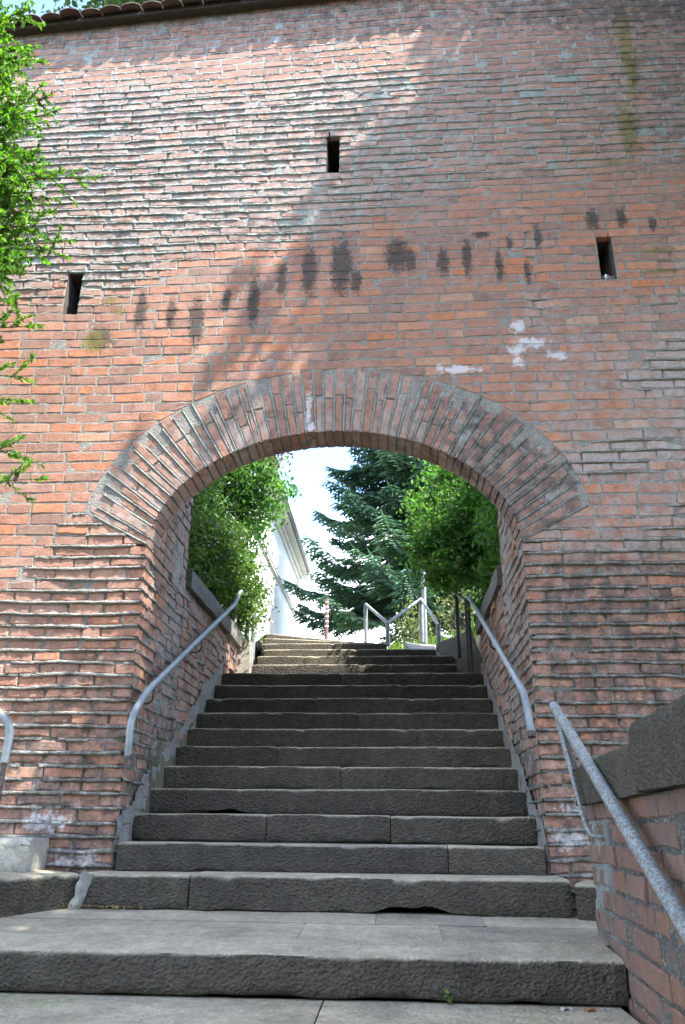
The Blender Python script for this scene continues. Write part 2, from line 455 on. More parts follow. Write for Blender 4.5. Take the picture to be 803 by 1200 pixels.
gv = np.stack([GX, GY, GZ], -1).reshape(-1, 3)
nxg = len(gx)
idx = np.arange(len(gx)*len(gy)).reshape(len(gy), nxg)
gf = np.stack([idx[:-1, :-1], idx[:-1, 1:], idx[1:, 1:], idx[1:, :-1]], -1).reshape(-1, 4)
GZ_ = GZ
ground = obj('ground', mesh_np('ground', gv, gf, M_EARTH))
tag(ground, 'brown earth and worn turf terraced around the wall and stairs', 'ground', kind='structure')

# ------------------------------------------------------------------ masonry machinery
PITCHZ = 0.083

class Frame:
    def __init__(s, O, U, V, N):
        s.O, s.U, s.V, s.N = (np.asarray(a, float) for a in (O, U, V, N))
    def __call__(s, u, v, n):
        u, v, n = (np.asarray(a, float)[..., None] for a in (u, v, n))
        return s.O+u*s.U+v*s.V+n*s.N

def brick_local(c, n0, depth, ch, rs):
    """c: 4 corners bl br tr tl in the wall plane -> verts (24,3) as u,v,n"""
    bl, br, tr, tl = (np.asarray(p, float) for p in c)
    T = (0, 1/3, 2/3, 1)
    ring = np.array([bl*(1-t)+br*t for t in T]+[tr*(1-t)+tl*t for t in T])
    cen = ring.mean(0)
    jit = rs.normal(0, 0.0013+0.12*max(0, ch-0.003), ring.shape)
    ring = ring+jit
    du = np.sign(ring[:, 0]-cen[0]); dv = np.sign(ring[:, 1]-cen[1])
    # move inward along both edges of the (possibly skewed) quad
    eu = (br-bl)/max(np.linalg.norm(br-bl), 1e-6); ev = (tl-bl)/max(np.linalg.norm(tl-bl), 1e-6)
    chj = ch*rs.uniform(0.6, 1.5, 8)
    inner = ring.copy()
    su = np.array([1, 0, 0, -1, -1, 0, 0, 1]); sv = np.array([1, 1, 1, 1, -1, -1, -1, -1])
    inner += (su*chj)[:, None]*eu+(sv*chj)[:, None]*ev
    tiltu, tiltv = rs.normal(0, 0.006), rs.normal(0, 0.010)
    rel = inner-cen
    nf = n0+rel[:, 0]*tiltu+rel[:, 1]*tiltv+rs.normal(0, 0.0012, 8)
    nm = nf-chj*rs.uniform(0.7, 1.2, 8)
    out = np.zeros((24, 3))
    out[0:8, :2] = ring; out[0:8, 2] = -depth
    out[8:16, :2] = ring; out[8:16, 2] = nm
    out[16:24, :2] = inner; out[16:24, 2] = nf
    return out
_BF = []
for _a, _b in ((0, 8), (8, 16)):
    for _i in range(8):
        _j = (_i+1) % 8
        _BF.append((_a+_i, _a+_j, _b+_j, _b+_i))
_BF += [(16, 17, 22, 23), (17, 18, 21, 22), (18, 19, 20, 21)]
BFACES = np.array(_BF)

class BrickSet:
    """collects bricks; the largest in view become objects, the rest one joined mesh"""
    def __init__(s): s.items = []
    def add(s, P, ca, cb, score): s.items.append((P, ca, cb, score))
    def emit(s, parent, mat, n_parts=300, name='brick', rest='brickwork', poff=(0, 0, 0), smooth=False):
        it = sorted(s.items, key=lambda a: -a[3])
        off = np.asarray(poff, float)
        for P, ca, cb, _ in it[:n_parts]:
            o = P.mean(0)
            me = mesh_np(name, P-o, [tuple(f) for f in BFACES.tolist()], mat, smooth, {'ca': ca, 'cb': cb})
            obj(name, me, parent, o-off)
        r = it[n_parts:]
        if r:
            V = np.concatenate([a[0] for a in r])-off; CA = np.concatenate([a[1] for a in r]); CB = np.concatenate([a[2] for a in r])
            F = (BFACES[None]+(np.arange(len(r))*24)[:, None, None]).reshape(-1, 4)
            o = obj(rest, mesh_np(rest, V, F, mat, smooth, {'ca': CA, 'cb': CB}), parent)
            o['kind'] = 'stuff'

def px_area(P):
    """rough apparent size from the viewpoint, for choosing which bricks are single objects"""
    v = P-np.asarray(CAM_POS); z = v@np.asarray(fw)
    if z.min() < 0.3: return 0
    x = v@np.asarray(rt2)/z*915+401; y = 600-v@np.asarray(up2)/z*915
    w = x.max()-x.min(); h = y.max()-y.min()
    if x.max() < 0 or x.min() > 803 or y.max() < 0 or y.min() > 1200: return 0.001
    return w*h

# --- what the gate wall looks like at (x, z): relief and stain fields
MOSS = [(2.55, 5.87, 0.197, 0.034), (2.55, 5.66, 0.195, 0.025), (2.59, 8.13, 0.075, 0.755), (2.48, 7.18, 0.085, 0.342), (-1.83, 5.54, 0.128, 0.042), (-1.75, 5.43, 0.07, 0.033), (2.32, 6.8, 0.209, 0.037), (-1.92, 5.15, 0.104, 0.121)]
def blobs(x, z, L, soft=1.5):
    r = np.zeros_like(np.asarray(x, float))
    for bx, bz, rx, rz in L:
        d = np.sqrt(((x-bx)/(rx*soft))**2+((z-bz)/(rz*soft))**2)
        r = np.maximum(r, np.clip(1.35-d*1.35, 0, 1))
    return r
def ztop(x): return np.interp(x, [-3.5, -2.9, -2.0, -1.2, 0, .5, 1.7, 2.8, 4], [5.35, 5.45, 5.6, 5.85, 6.12, 6.28, 6.6, 6.7, 6.75])
def relief(x, z):
    """0 = flush pointing, 1 = bricks eroded behind proud mortar ribs"""
    x = np.asarray(x, float); z = np.asarray(z, float)
    nz_ = fbm(x*1.1, z*1.9, 31, 3)
    upper = sstep(-0.10, 0.22, z-ztop(x)+(nz_-0.5)*0.5)*(1-0.75*sstep(7.75, 8.15, z+(nz_-.5)*.5))
    upper = upper*(0.95-0.30*sstep(0.2, 1.4, x))
    zl = np.interp(x, [-3.2, -2.4, -1.95, -1.3], [2.5, 2.85, 3.42, 3.5])
    lowl = (1-sstep(-0.12, 0.16, z-zl+(nz_-0.5)*0.5))*(x < 0)
    lowr = (1-sstep(-0.2, 0.4, z-3.45+(nz_-0.5)*0.9))*(x > 0)
    patch = sstep(0.46, 0.62, fbm(x*1.5+9, z*2.5, 77, 3))*(x > 1.0)*(1-sstep(4.7, 5.2, z))*0.8
    patch2 = sstep(0.50, 0.66, fbm(x*1.5+19, z*2.5, 78, 3))*(x > 1.5)*(z > 4.7)*0.6
    return np.clip(np.maximum.reduce([upper, lowl*1.0, lowr*0.9, patch, patch2]), 0, 1)
def front_attr(x, z, rnd):
    x = np.asarray(x, float); z = np.asarray(z, float)
    rel = relief(x, z)
    wz = np.clip(0.12+0.88*sstep(-0.45, 0.75, z-ztop(x)+(fbm(x*2, z*3, 33, 3)-0.5)*0.9)+0.25*rel, 0, 1)
    sm = np.clip(0.08+0.36*rel*(z > 4)+0.22*rel+0.42*sstep(0.9, 1.7, x)*(z > 3.3)*(1-sstep(5.0, 5.9, z)), 0, 1)
    ca = np.stack([np.full_like(x, rnd[0]), np.full_like(x, rnd[1]), wz, sm], -1)
    gr = np.clip(0.22+0.62*sstep(1.0, 1.6, x)*(1-sstep(3.0, 3.9, z))+0.55*sstep(-2.8, -1.5, x)*(1-sstep(2.0, 3.5, z))*(x < 0)
                 +0.35*sstep(1.0, 3.0, x)*sstep(6.6, 7.2, z)+0.45*sstep(8.25, 8.6, z), 0, 1)
    cb = np.stack([0*x, 0*x, blobs(x, z, MOSS), gr], -1)
    return ca, cb
def wave(x, z):
    a = 1+0.3*sstep(5.6, 6.4, z)
    sag = -0.05*np.maximum(0, 0.7-np.asarray(x, float))*sstep(6.0, 8.4, z)
    return sag+(fbm(x*0.55, z*0.45, 3, 2)-0.5)*0.035*a+(fbm(x*1.7, z*2.0, 8, 2)-0.5)*0.016*a+(fbm(x*4.5, z*5.0, 12, 2)-0.5)*0.008*a

AX, BZ, ZC = 1.31, 0.91, 3.40         # clear opening: half width, arch rise, springing height
RING = 0.53
WALL_T = 1.10
SLITS = [(-0.10, 0.01, 6.81, 7.28), (-2.215, -2.095, 5.41, 5.825), (2.085, 2.205, 5.60, 6.05)]
X0, X1, Z0, Z1 = -5.2, 5.4, 0.2, 9.50
TILT = 0.085
def eave_z(x): return 8.70+TILT*(x+3.3)

def arch_pt(x):
    """point and outward direction of the intrados at abscissa x"""
    x = float(x); z = ZC+BZ*math.sqrt(max(0, 1-(x/AX)**2))
    phi = math.degrees(math.atan2(abs(x)/AX**2, max(1e-6, (z-ZC)/BZ**2)))
    if phi > 45: phi = 45+(phi-45)*0.40
    a = math.radians(phi)*(1 if x >= 0 else -1)
    return np.array([x, z]), np.array([math.sin(a), math.cos(a)])
# outer line of the ring, sampled, for cutting the courses
_th = np.linspace(0.035, math.pi-0.035, 200)
_ext = []
for _t in _th:
    p_, d_ = arch_pt(AX*math.cos(_t)); _ext.append(p_+d_*(RING+0.012))
_ext = np.array(_ext)                  # from right springing to left
def ext_x(z, side):
    """abscissa of the ring's outer line at height z, None above it"""
    pts = _ext[:100] if side > 0 else _ext[100:][::-1]
    zz = pts[:, 1]
    if z >= _ext[:, 1].max(): return None
    if z <= zz[0]:
        # skewback: line from the springing to the outer end
        e = pts[0]; s0 = np.array([side*AX, ZC+0.04])
        if z <= s0[1]: return side*AX
        t = (z-s0[1])/(e[1]-s0[1]); return float(s0[0]+(e[0]-s0[0])*t)
    return float(np.interp(z, zz, pts[:, 0]))

FRONT = Frame((0, 0, 0), (1, 0, 0), (0, 0, 1), (0, -1, 0))
gate = empty('gate_wall', (0, 0.55, 1.1), 'tall old brick fortification wall pierced by an arched stair passage', 'wall')
GOFF = np.array([0, 0.55, 1.1])
bricks = BrickSet()
rs = np.random.default_rng(5)
JOINT = 0.014

def course_bricks(u0, u1, first_full=None):
    """random lengths filling u0..u1"""
    out = []; u = u0
    if u1-u0 < 0.05: return [(u0, u1)] if u1-u0 > 0.02 else []
    L = first_full if first_full else rs.choice([0.255, 0.125, 0.19, 0.08])
    while u < u1-0.004:
        e = u+L
        if u1-e < 0.06: e = u1
        out.append((u, e)); u = e
        L = rs.choice([0.26, 0.255, 0.25, 0.125, 0.19, 0.285], p=[0.3, 0.22, 0.13, 0.17, 0.08, 0.10])*rs.uniform(0.97, 1.03)
    return out

def put_brick(frame, fattr, corners, n0, depth, ch, wavef=None, score=None):
    L = brick_local(corners, n0, depth, ch, rs)
    u, v, n = L[:, 0], L[:, 1], L[:, 2]
    if wavef is not None: v = v+wavef(u, v)
    P = frame(u, v, n)
    ca, cb = fattr(u, v, (rs.uniform(), rs.uniform()))
    bricks_cur.add(P, ca, cb, px_area(P) if score is None else score)

bricks_cur = bricks
ncourse = int((Z1-Z0)/PITCHZ)
for k in range(ncourse):
    zb = Z0+k*PITCHZ+JOINT*0.5; zt = zb+PITCHZ-JOINT; zm = (zb+zt)/2
    # free intervals; each end may be slanted (x at bottom, x at top)
    ivs = [((X0, X0), (X1, X1))]
    def cut(lo, hi):
        new = []
        for (a, b) in ivs:
            if hi[0] <= a[0] or lo[0] >= b[0]: new.append((a, b)); continue
            if lo[0] > a[0]+0.03: new.append((a, lo))
            if hi[0] < b[0]-0.03: new.append((hi, b))
        return new
    if zb < _ext[:, 1].max()-0.01:
        lb, ltp = ext_x(zb, -1), ext_x(zt, -1); rb, rtp = ext_x(zb, 1), ext_x(zt, 1)
        if ltp is None: ltp = lb+0.10
        if rtp is None: rtp = rb-0.10
        ivs = cut((lb, ltp), (rb, rtp))
    for (sx0, sx1, sz0, sz1) in SLITS:
        if zm > sz0 and zm < sz1: ivs = cut((sx0, sx0), (sx1, sx1))
    for (a, b) in ivs:
        # full bricks at the jambs, alternately header and stretcher
        jl = (zb < ZC) and abs(b[0]+AX) < 0.02
        jr = (zb < ZC) and abs(a[0]-AX) < 0.02
        am, bm = (a[0]+a[1])/2, (b[0]+b[1])/2
        seq = course_bricks(am, bm, (0.255 if k % 2 else 0.125) if jr else None)
        if jl:
            seq = [(am+bm-q, am+bm-p) for p, q in course_bricks(am, bm, 0.255 if k % 2 else 0.125)][::-1]
        for i, (p, q) in enumerate(seq):
            if q < X0+0.02 or p > X1 or zt+float(wave((p+q)/2, zt)) > eave_z((p+q)/2)+0.10: continue
            pb, pt, qb, qt = p, p, q, q
            if i == 0: pb, pt = a
            if i == len(seq)-1: qb, qt = b
            g = JOINT*0.5*rs.uniform(0.6, 1.4)
            cx_ = (p+q)/2
            r_ = float(relief(cx_, zm))
            if p < -AX-0.02 or q > AX+0.02 or zb > 4.2: pass
            endl = jr and i == 0; endr = jl and i == len(seq)-1
            gl = 0 if endl else g; gr_ = 0 if endr else g
            n0 = 0.0014+rs.normal(0, 0.0009+0.0015*r_)-r_*rs.uniform(0.003, 0.012)*(0.5 if zm > 5.3 else 1.0)
            dep = 0.06
            if endl or endr: dep = 0.115 if k % 2 else 0.245
            zz0 = rs.normal(0, 0.0015); zz1 = rs.normal(0, 0.0015)
            shrink = r_*rs.uniform(0.0, 0.006)
            put_brick(FRONT, front_attr, [(pb+gl, zb+zz0+shrink), (qb-gr_, zb+zz0+shrink), (qt-gr_, zt+zz1-shrink), (pt+gl, zt+zz1-shrink)],
                      n0, dep, 0.0028+0.011*r_*rs.uniform()**1.5, wave)

# reveals of the passage (left one faces +x, right one faces -x)
LREV = Frame((-AX, 0, 0), (0, 1, 0), (0, 0, 1), (1, 0, 0))
RREV = Frame((AX, 0, 0), (0, -1, 0), (0, 0, 1), (-1, 0, 0))
def rev_relief(d, z):
    """relief on the passage walls; d = distance behind the wall front"""
    n_ = fbm(np.asarray(d)*1.6+3, np.asarray(z)*2.2, 41, 3)
    return np.clip((1-sstep(0.25, 0.75, d+(n_-0.5)*0.9))*(1-sstep(3.3, 3.6, z))*0.95+0.55*sstep(0.48, 0.66, n_), 0, 1)
def rev_attr_side(side):
    def f(u, v, rnd):
        u = np.asarray(u, float); v = np.asarray(v, float); d = u if side < 0 else -u
        rel = rev_relief(d, v)
        o = np.ones_like(u)
        ca = np.stack([o*rnd[0], o*rnd[1], np.clip(0.3+0.65*sstep(0.2, 0.7, d), 0, 1), np.clip(0.25+0.5*sstep(0.2, 0.9, d), 0, 1)], -1)
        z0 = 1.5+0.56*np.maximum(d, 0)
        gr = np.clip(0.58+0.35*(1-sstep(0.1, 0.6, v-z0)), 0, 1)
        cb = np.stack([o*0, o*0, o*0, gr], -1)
        return ca, cb
    return f
LATTR, RATTR = rev_attr_side(-1), rev_attr_side(1)
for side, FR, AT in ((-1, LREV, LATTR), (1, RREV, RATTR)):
    for k in range(ncourse):
        zb = Z0+k*PITCHZ+JOINT*0.5; zt = zb+PITCHZ-JOINT
        if zt > 4.75 or zb < 1.2: continue
        d0 = (0.115 if k % 2 else 0.245)+JOINT
        if zb > ZC: d0 = 0.27
        for (p, q) in course_bricks(d0, WALL_T, 0.19):
            g = JOINT*0.5
            r_ = float(rev_relief((p+q)/2, zb)); n0 = 0.002+rs.normal(0, 0.004)-r_*rs.uniform(0.004, 0.014)
            pp, qq = (p+g, q-g) if side < 0 else (-q+g, -p-g)
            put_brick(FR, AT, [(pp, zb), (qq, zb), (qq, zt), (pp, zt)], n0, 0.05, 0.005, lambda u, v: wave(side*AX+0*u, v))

bricks.emit(gate, M_BRICK, 300, poff=GOFF)

# --- mortar body of the wall: lumpy sheet behind the bricks, with openings
def sheet(frame, us, vs_, nfun, keep, fattr):
    U, V = np.meshgrid(us, vs_)
    n = nfun(U, V)
    P = frame(U, V, n).reshape(-1, 3)
    ca, cb = fattr(U.ravel(), V.ravel(), (0.5, 0.5))
    id_ = np.arange(U.size).reshape(U.shape)
    F = np.stack([id_[:-1, :-1], id_[:-1, 1:], id_[1:, 1:], id_[1:, :-1]], -1).reshape(-1, 4)
    um = (U[:-1, :-1]+U[1:, 1:])/2; vm = (V[:-1, :-1]+V[1:, 1:])/2
    F = F[keep(um, vm).ravel()]
    return P, F, ca, cb
def join(parts):
    V = []; F = []; A = []; B = []; n = 0
    for P, f, ca, cb in parts:
        V.append(P); F.append(np.asarray(f)+n); A.append(ca); B.append(cb); n += len(P)
    return np.concatenate(V), np.concatenate(F), np.concatenate(A), np.concatenate(B)
def add_lines(a, xs): return np.unique(np.round(np.concatenate([a, xs]), 4))

xs = add_lines(np.arange(X0, X1+0.001, 0.028), [-AX+0.008, AX-0.008]+[s for q in SLITS for s in q[:2]])
zs = add_lines(np.arange(Z0, Z1+0.15, 0.028), [s for q in SLITS for s in q[2:]])
def keep_front(x, z):
    mid = ZC+0.12+(BZ+0.22)*np.sqrt(np.maximum(0, 1-(x/(AX+0.25))**2))
    op = ((np.abs(x) < AX-0.004) & (z < ZC+0.02)) | ((z >= ZC+0.02) & (np.abs(x) < AX+0.22) & (z < mid))
    for (a, b, c, d) in SLITS: op |= (x > a) & (x < b) & (z > c) & (z < d)
    op |= z > eave_z(x)+0.11
    return ~op
def n_front(x, z):
    r = relief(x, z)
    lim = 0.25+0.75*r+0.9*sstep(0.60, 0.72, fbm(x*1.9, z*2.6, 36, 3))
    return -0.0016-0.014*r*(1-0.5*sstep(5.0, 5.6, z))+((fbm(x*14, z*14, 21, 3)-0.5)*0.010+(fbm(x*40, z*40, 22, 2)-0.5)*0.005)*lim
parts = [sheet(FRONT, xs, zs, n_front, keep_front, front_attr)]
zr = np.arange(1.1, 4.85, 0.03)
parts.append(sheet(LREV, np.arange(0.008, WALL_T+0.01, 0.03), zr, lambda u, v: -0.012+(fbm(u*16, v*16, 23, 3)-0.5)*0.016, lambda a, b: b < 9, LATTR))
parts.append(sheet(RREV, np.arange(-WALL_T, -0.007, 0.03), zr, lambda u, v: -0.012+(fbm(u*16, v*16, 24, 3)-0.5)*0.016, lambda a, b: b < 9, RATTR))
# slit cheeks
for (a, b, c, d) in SLITS:
    D = 0.75
    e = 0.0
    q = np.array([(a, 0, c), (b, 0, c), (b, 0, d), (a, 0, d), (a+.02, D, c+.12), (b-.02, D, c+.12), (b-.02, D, d), (a+.02, D, d)], float)
    q[:4, 1] = 0.004
    f = [(0, 4, 7, 3), (1, 2, 6, 5), (3, 7, 6, 2), (0, 1, 5, 4), (4, 5, 6, 7)]
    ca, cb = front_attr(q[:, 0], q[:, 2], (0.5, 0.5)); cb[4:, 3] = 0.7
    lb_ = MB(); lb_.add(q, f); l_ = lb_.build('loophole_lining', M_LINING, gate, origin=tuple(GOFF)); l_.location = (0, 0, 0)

# --- proud mortar ribs along the bed joints
def rib(frame, u0, u1, zj, amp, fattr, seed, wavef, h0=0.018, step=0.015):
    n = max(3, int((u1-u0)/step))
    u = np.linspace(u0, u1, n)
    a = amp(u, np.full(n, zj))
    j1 = fbm(u*9+seed*3.1, u*0+seed, 51, 3); j2 = fbm(u*24+seed*7.7, u*0+seed, 52, 2); j3 = fbm(u*6-seed*1.7, u*0+seed, 53, 2)
    brk = sstep(0.30, 0.48, fbm(u*2.3+seed*5.3, u*0+seed*1.3, 57, 3))
    a = a*(0.15+1.25*j1)*(0.55+0.9*j2)*(0.12+0.88*brk)
    a = np.where(a < 0.10, -0.6, a)
    ht = h0*(0.35+1.2*j3)*(0.8+0.4*j2)
    zc_ = zj+(fbm(u*4+seed, u*0+seed*2, 54, 2)-0.5)*0.014
    up_ = sstep(4.6, 5.6, zj) if frame is FRONT else 0.0
    A = (0.015-0.006*up_)*a
    ht = ht*(1-0.12*up_)
    prof = [(-0.030+0*A, -0.50*ht), (A*0.72, -0.48*ht-0.003*j2), (A, -0.22*ht), (A*0.92, 0.12*ht), (A*0.45, 0.42*ht+0.002*j1), (-0.030+0*A, 0.75*ht)]
    U = np.tile(u, (6, 1)); Vv = np.stack([zc_+p[1] for p in prof]); Nn = np.stack([p[0]+0*u for p in prof])
    Nn[1:5] += rs.normal(0, 0.0020, Nn[1:5].shape)+(fbm(U[1:5]*38+seed, Vv[1:5]*60, 58, 2)-0.5)*0.007
    Vv[1:5] += rs.normal(0, 0.0018, Vv[1:5].shape)
    Vv = Vv+wavef(U, np.full_like(U, zj))
    P = frame(U, Vv, Nn).reshape(-1, 3)
    ca, cb = fattr(U.ravel(), Vv.ravel(), (0.5, 0.5))
    id_ = np.arange(U.size).reshape(U.shape)
    F = np.stack([id_[:-1, :-1], id_[:-1, 1:], id_[1:, 1:], id_[1:, :-1]], -1).reshape(-1, 4)
    seg = (a[:-1] > 0) | (a[1:] > 0)
    F = F.reshape(5, n-1, 4)[:, seg].reshape(-1, 4)
    return P, F, ca, cb
for k in range(1, ncourse):
    zj = Z0+k*PITCHZ
    if zj < 1.1 or zj > 8.55: continue
    segs = [(X0, X1)]
    if zj < _ext[:, 1].max():
        l, r = ext_x(zj, -1), ext_x(zj, 1); segs = [(X0, l), (r, X1)]
    for (a, b, c, d) in SLITS:
        if c-0.01 < zj < d+0.01:
            segs = [w for (p, q) in segs for w in ([(p, a), (b, q)] if p < a and q > b else [(p, q)])]
    segs = [(max(p, -4.4), min(q, 4.6)) for p, q in segs]
    for (p, q) in segs:
        if q-p > 0.1: parts.append(rib(FRONT, p, q, zj, relief, front_attr, k+0.37*p, wave))
    if zj < 3.5:
        parts.append(rib(LREV, -0.012, WALL_T, zj, lambda u, v: rev_relief(u, v), LATTR, k+100, lambda u, v: wave(-AX+0*u, v)))
        parts.append(rib(RREV, -WALL_T, 0.012, zj, lambda u, v: rev_relief(-u, v), RATTR, k+200, lambda u, v: wave(AX+0*u, v)))
mv, mf, ma, mb_ = join(parts)
mo = obj('mortar', mesh_np('mortar', mv-GOFF, mf, M_MORTAR, True, {'ca': ma, 'cb': mb_}), gate)

# --- hidden body of the wall: back, ends, top and the higher vault behind the arch ring
core = MB()
core.box(X0, -AX-0.05, 0.08, WALL_T, Z0-0.3, 4.8) if False else None
zv = np.linspace(0, math.pi, 41)
vx = AX*np.cos(zv); vz = 4.80+0.45*np.sin(zv)
core.add(np.concatenate([np.stack([vx, 0*vx+0.27, vz], 1), np.stack([vx, 0*vx+WALL_T, vz], 1)]), [(i, i+1, 42+i, 41+i) for i in range(40)])
bx = np.concatenate([[X0], np.linspace(-AX, AX, 41)[0:1]])
# rear face around the opening
pts = [(x, WALL_T, z) for x, z in zip(vx, vz)]+[(x, WALL_T, 8.62) for x in vx]
core.add(pts, [(i, i+1, 42+i, 41+i) for i in range(40)])
core.add([(X0, WALL_T, 0), (-AX, WALL_T, 0), (-AX, WALL_T, 8.62), (X0, WALL_T, 8.62)], [(0, 1, 2, 3)])
core.add([(X1, WALL_T, 0), (AX, WALL_T, 0), (AX, WALL_T, 8.62), (X1, WALL_T, 8.62)], [(0, 1, 2, 3)])
for x in (X0, X1): core.add([(x, 0.02, 0), (x, WALL_T, 0), (x, WALL_T, 8.62), (x, 0.02, 8.62)], [(0, 1, 2, 3)])
# shoulder between ring and vault
sv = []
for t_ in zv:
    x = math.cos(t_)*AX
    p_, d_ = arch_pt(x*0.9999); e = p_+d_*0.3
    if t_ in (zv[0], zv[-1]): p_ = p_-np.array([0, 0.05])
    sv.append((p_[0]+d_[0]*0.02, 0.272, p_[1]+d_[1]*0.02)); sv.append((math.cos(t_)*(AX+0.1), 0.274, 4.8+0.6*math.sin(t_)))
core.add(sv, [(2*i, 2*i+1, 2*i+3, 2*i+2) for i in range(40)])
core.build('wall_body', M_CORE, gate, origin=tuple(GOFF)).location = (0, 0, 0)

# --- arch ring: a mortar bed and brick voussoirs
ths = np.linspace(0.0, math.pi, 90)
inn = []; out = []
for t_ in ths:
    c_ = math.cos(t_)*0.9995
    p_, d_ = arch_pt(AX*c_)
    if t_ == ths[0] or t_ == ths[-1]: p_ = np.array([p_[0], ZC+0.03])
    inn.append(p_+d_*0.007); out.append(p_+d_*(RING+0.02))
inn = np.array(inn); out = np.array(out)
rr = np.linspace(0, 1, 16)
G = inn[:, None, :]*(1-rr[None, :, None])+out[:, None, :]*rr[None, :, None]
nG = -0.006+(fbm(G[..., 0]*16, G[..., 1]*16, 61, 3)-0.5)*0.012
V1 = FRONT(G[..., 0], G[..., 1], nG).reshape(-1, 3)
id_ = np.arange(90*16).reshape(90, 16)
F1 = np.stack([id_[:-1, :-1], id_[:-1, 1:], id_[1:, 1:], id_[1:, :-1]], -1).reshape(-1, 4)
V2 = np.concatenate([np.stack([inn[:, 0], 0*inn[:, 0]+0.002, inn[:, 1]], 1), np.stack([inn[:, 0], 0*inn[:, 0]+0.27, inn[:, 1]], 1)])
F2 = np.array([(i, i+1, 91+i, 90+i) for i in range(89)])+len(V1)
AV = np.concatenate([V1, V2])
def ring_attr(x, z, rnd):
    x = np.asarray(x, float); z = np.asarray(z, float); o = np.ones_like(x)
    ca = np.stack([o*rnd[0], o*rnd[1], o*0.75, o*(0.25+0.45*rnd[1])], -1)
    cb = np.stack([o*0, o*0, o*0, np.clip(0.45+0.35*sstep(0.3, 1.2, x), 0, 1)], -1)
    return ca, cb
aca, acb = ring_attr(AV[:, 0], AV[:, 2], (0.5, 0.5))
ring_off = np.array([0, 0.13, 3.9])
arch = obj('arch_ring', mesh_np('arch_ring', AV-ring_off, np.concatenate([F1, F2]), M_MORTAR, True, {'ca': aca, 'cb': acb}), gate, ring_off-GOFF)
# radial joints equally spaced along the intrados
fine = np.linspace(0.045, math.pi-0.045, 800)
fx, fz = AX*np.cos(fine), ZC+BZ*np.sin(fine)
s_ = np.concatenate([[0], np.cumsum(np.hypot(np.diff(fx), np.diff(fz)))])
NV = 52
joints = np.interp(np.linspace(0, s_[-1], NV+1)+np.concatenate([[0], rs.normal(0, 0.006, NV-1), [0]]), s_, fine)[::-1]
vous = BrickSet(); bricks_cur = vous
def vquad(t0, t1, r0, r1, g):
    p0, d0 = arch_pt(AX*math.cos(t0)); p1, d1 = arch_pt(AX*math.cos(t1))
    # t decreasing = moving right; bl is inner-left
    bl = p0+d0*r0; br = p1+d1*r0; tr = p1+d1*r1; tl = p0+d0*r1
    e0 = (br-bl)/np.linalg.norm(br-bl); e1 = (tr-tl)/np.linalg.norm(tr-tl)
    return [bl+e0*g, br-e0*g, tr-e1*g*1.5, tl+e1*g*1.5]
arch_ribs = []
for i in range(NV):
    t0, t1 = joints[i], joints[i+1]
    xm = AX*math.cos((t0+t1)/2)
    cutr = rs.choice([0.27, 0.25, 0.17, 0.36, 0.30])
    topj = RING*rs.uniform(0.88, 1.03)
    rel = 0.9*sstep(0.35, 0.9, abs(xm)) * rs.uniform(0.6, 1)
    for (r0, r1) in ((0.0, cutr-0.006), (cutr+0.008, topj)):
        q = vquad(t0, t1, r0, r1, 0.0075)
        L = brick_local([q[3], q[0], q[1], q[2]], 0.003+rs.normal(0, 0.0025)-rel*rs.uniform(0.0, 0.007), 0.27 if r0 == 0 else 0.06, 0.005, rs)
        P = FRONT(L[:, 0], L[:, 1], L[:, 2])
        if r0 == 0: P[:8, 1] = 0.265
        ca, cb = ring_attr(L[:, 0], L[:, 1], (rs.uniform(), rs.uniform()))
        vous.add(P, ca, cb, 1)
vous.emit(arch, M_BRICK, 300, 'voussoir', 'voussoirs', ring_off)
# proud radial mortar ribs of the arch
ap = []
for i in range(NV+1):
    p_, d_ = arch_pt(AX*math.cos(joints[i])); tdir = np.array([d_[1], -d_[0]])
    x_ = p_[0]
    am = 0.35+0.65*sstep(0.2, 0.9, abs(x_))
    n = 24; u = np.linspace(-0.004, RING*rs.uniform(0.75, 1.0), n)
    j1 = fbm(u*9+i*3.3, u*0+i, 71, 3); j2 = fbm(u*24+i*5.1, u*0+i, 72, 2)
    a = 0.011*am*(0.1+1.2*j1)*(0.6+0.8*j2); w = 0.014*(0.6+0.7*fbm(u*7+i, u*0+i, 73, 2))+0.003*u/RING
    lat = (fbm(u*5+i*2, u*0, 74, 2)-0.5)*0.008
    V = []
    for (nn, ll) in ((-0.03+0*a, -0.5), (a*0.8, -0.42), (a, -0.05), (a*0.7, 0.38), (-0.03+0*a, 0.6)):
        q = p_[None]+d_[None]*u[:, None]+tdir[None]*(ll*w+lat)[:, None]
        V.append(FRONT(q[:, 0], q[:, 1], nn))
    V = np.stack(V); id2 = np.arange(5*n).reshape(5, n)
    F = np.stack([id2[:-1, :-1], id2[:-1, 1:], id2[1:, 1:], id2[1:, :-1]], -1).reshape(-1, 4)
    V = V.reshape(-1, 3); ca, cb = ring_attr(V[:, 0], V[:, 2], (0.5, 0.5)); ap.append((V, F, ca, cb))
V, F, ca, cb = join(ap)
obj('joint_mortar', mesh_np('joint_mortar', V-ring_off, F, M_MORTAR, True, {'ca': ca, 'cb': cb}), arch)

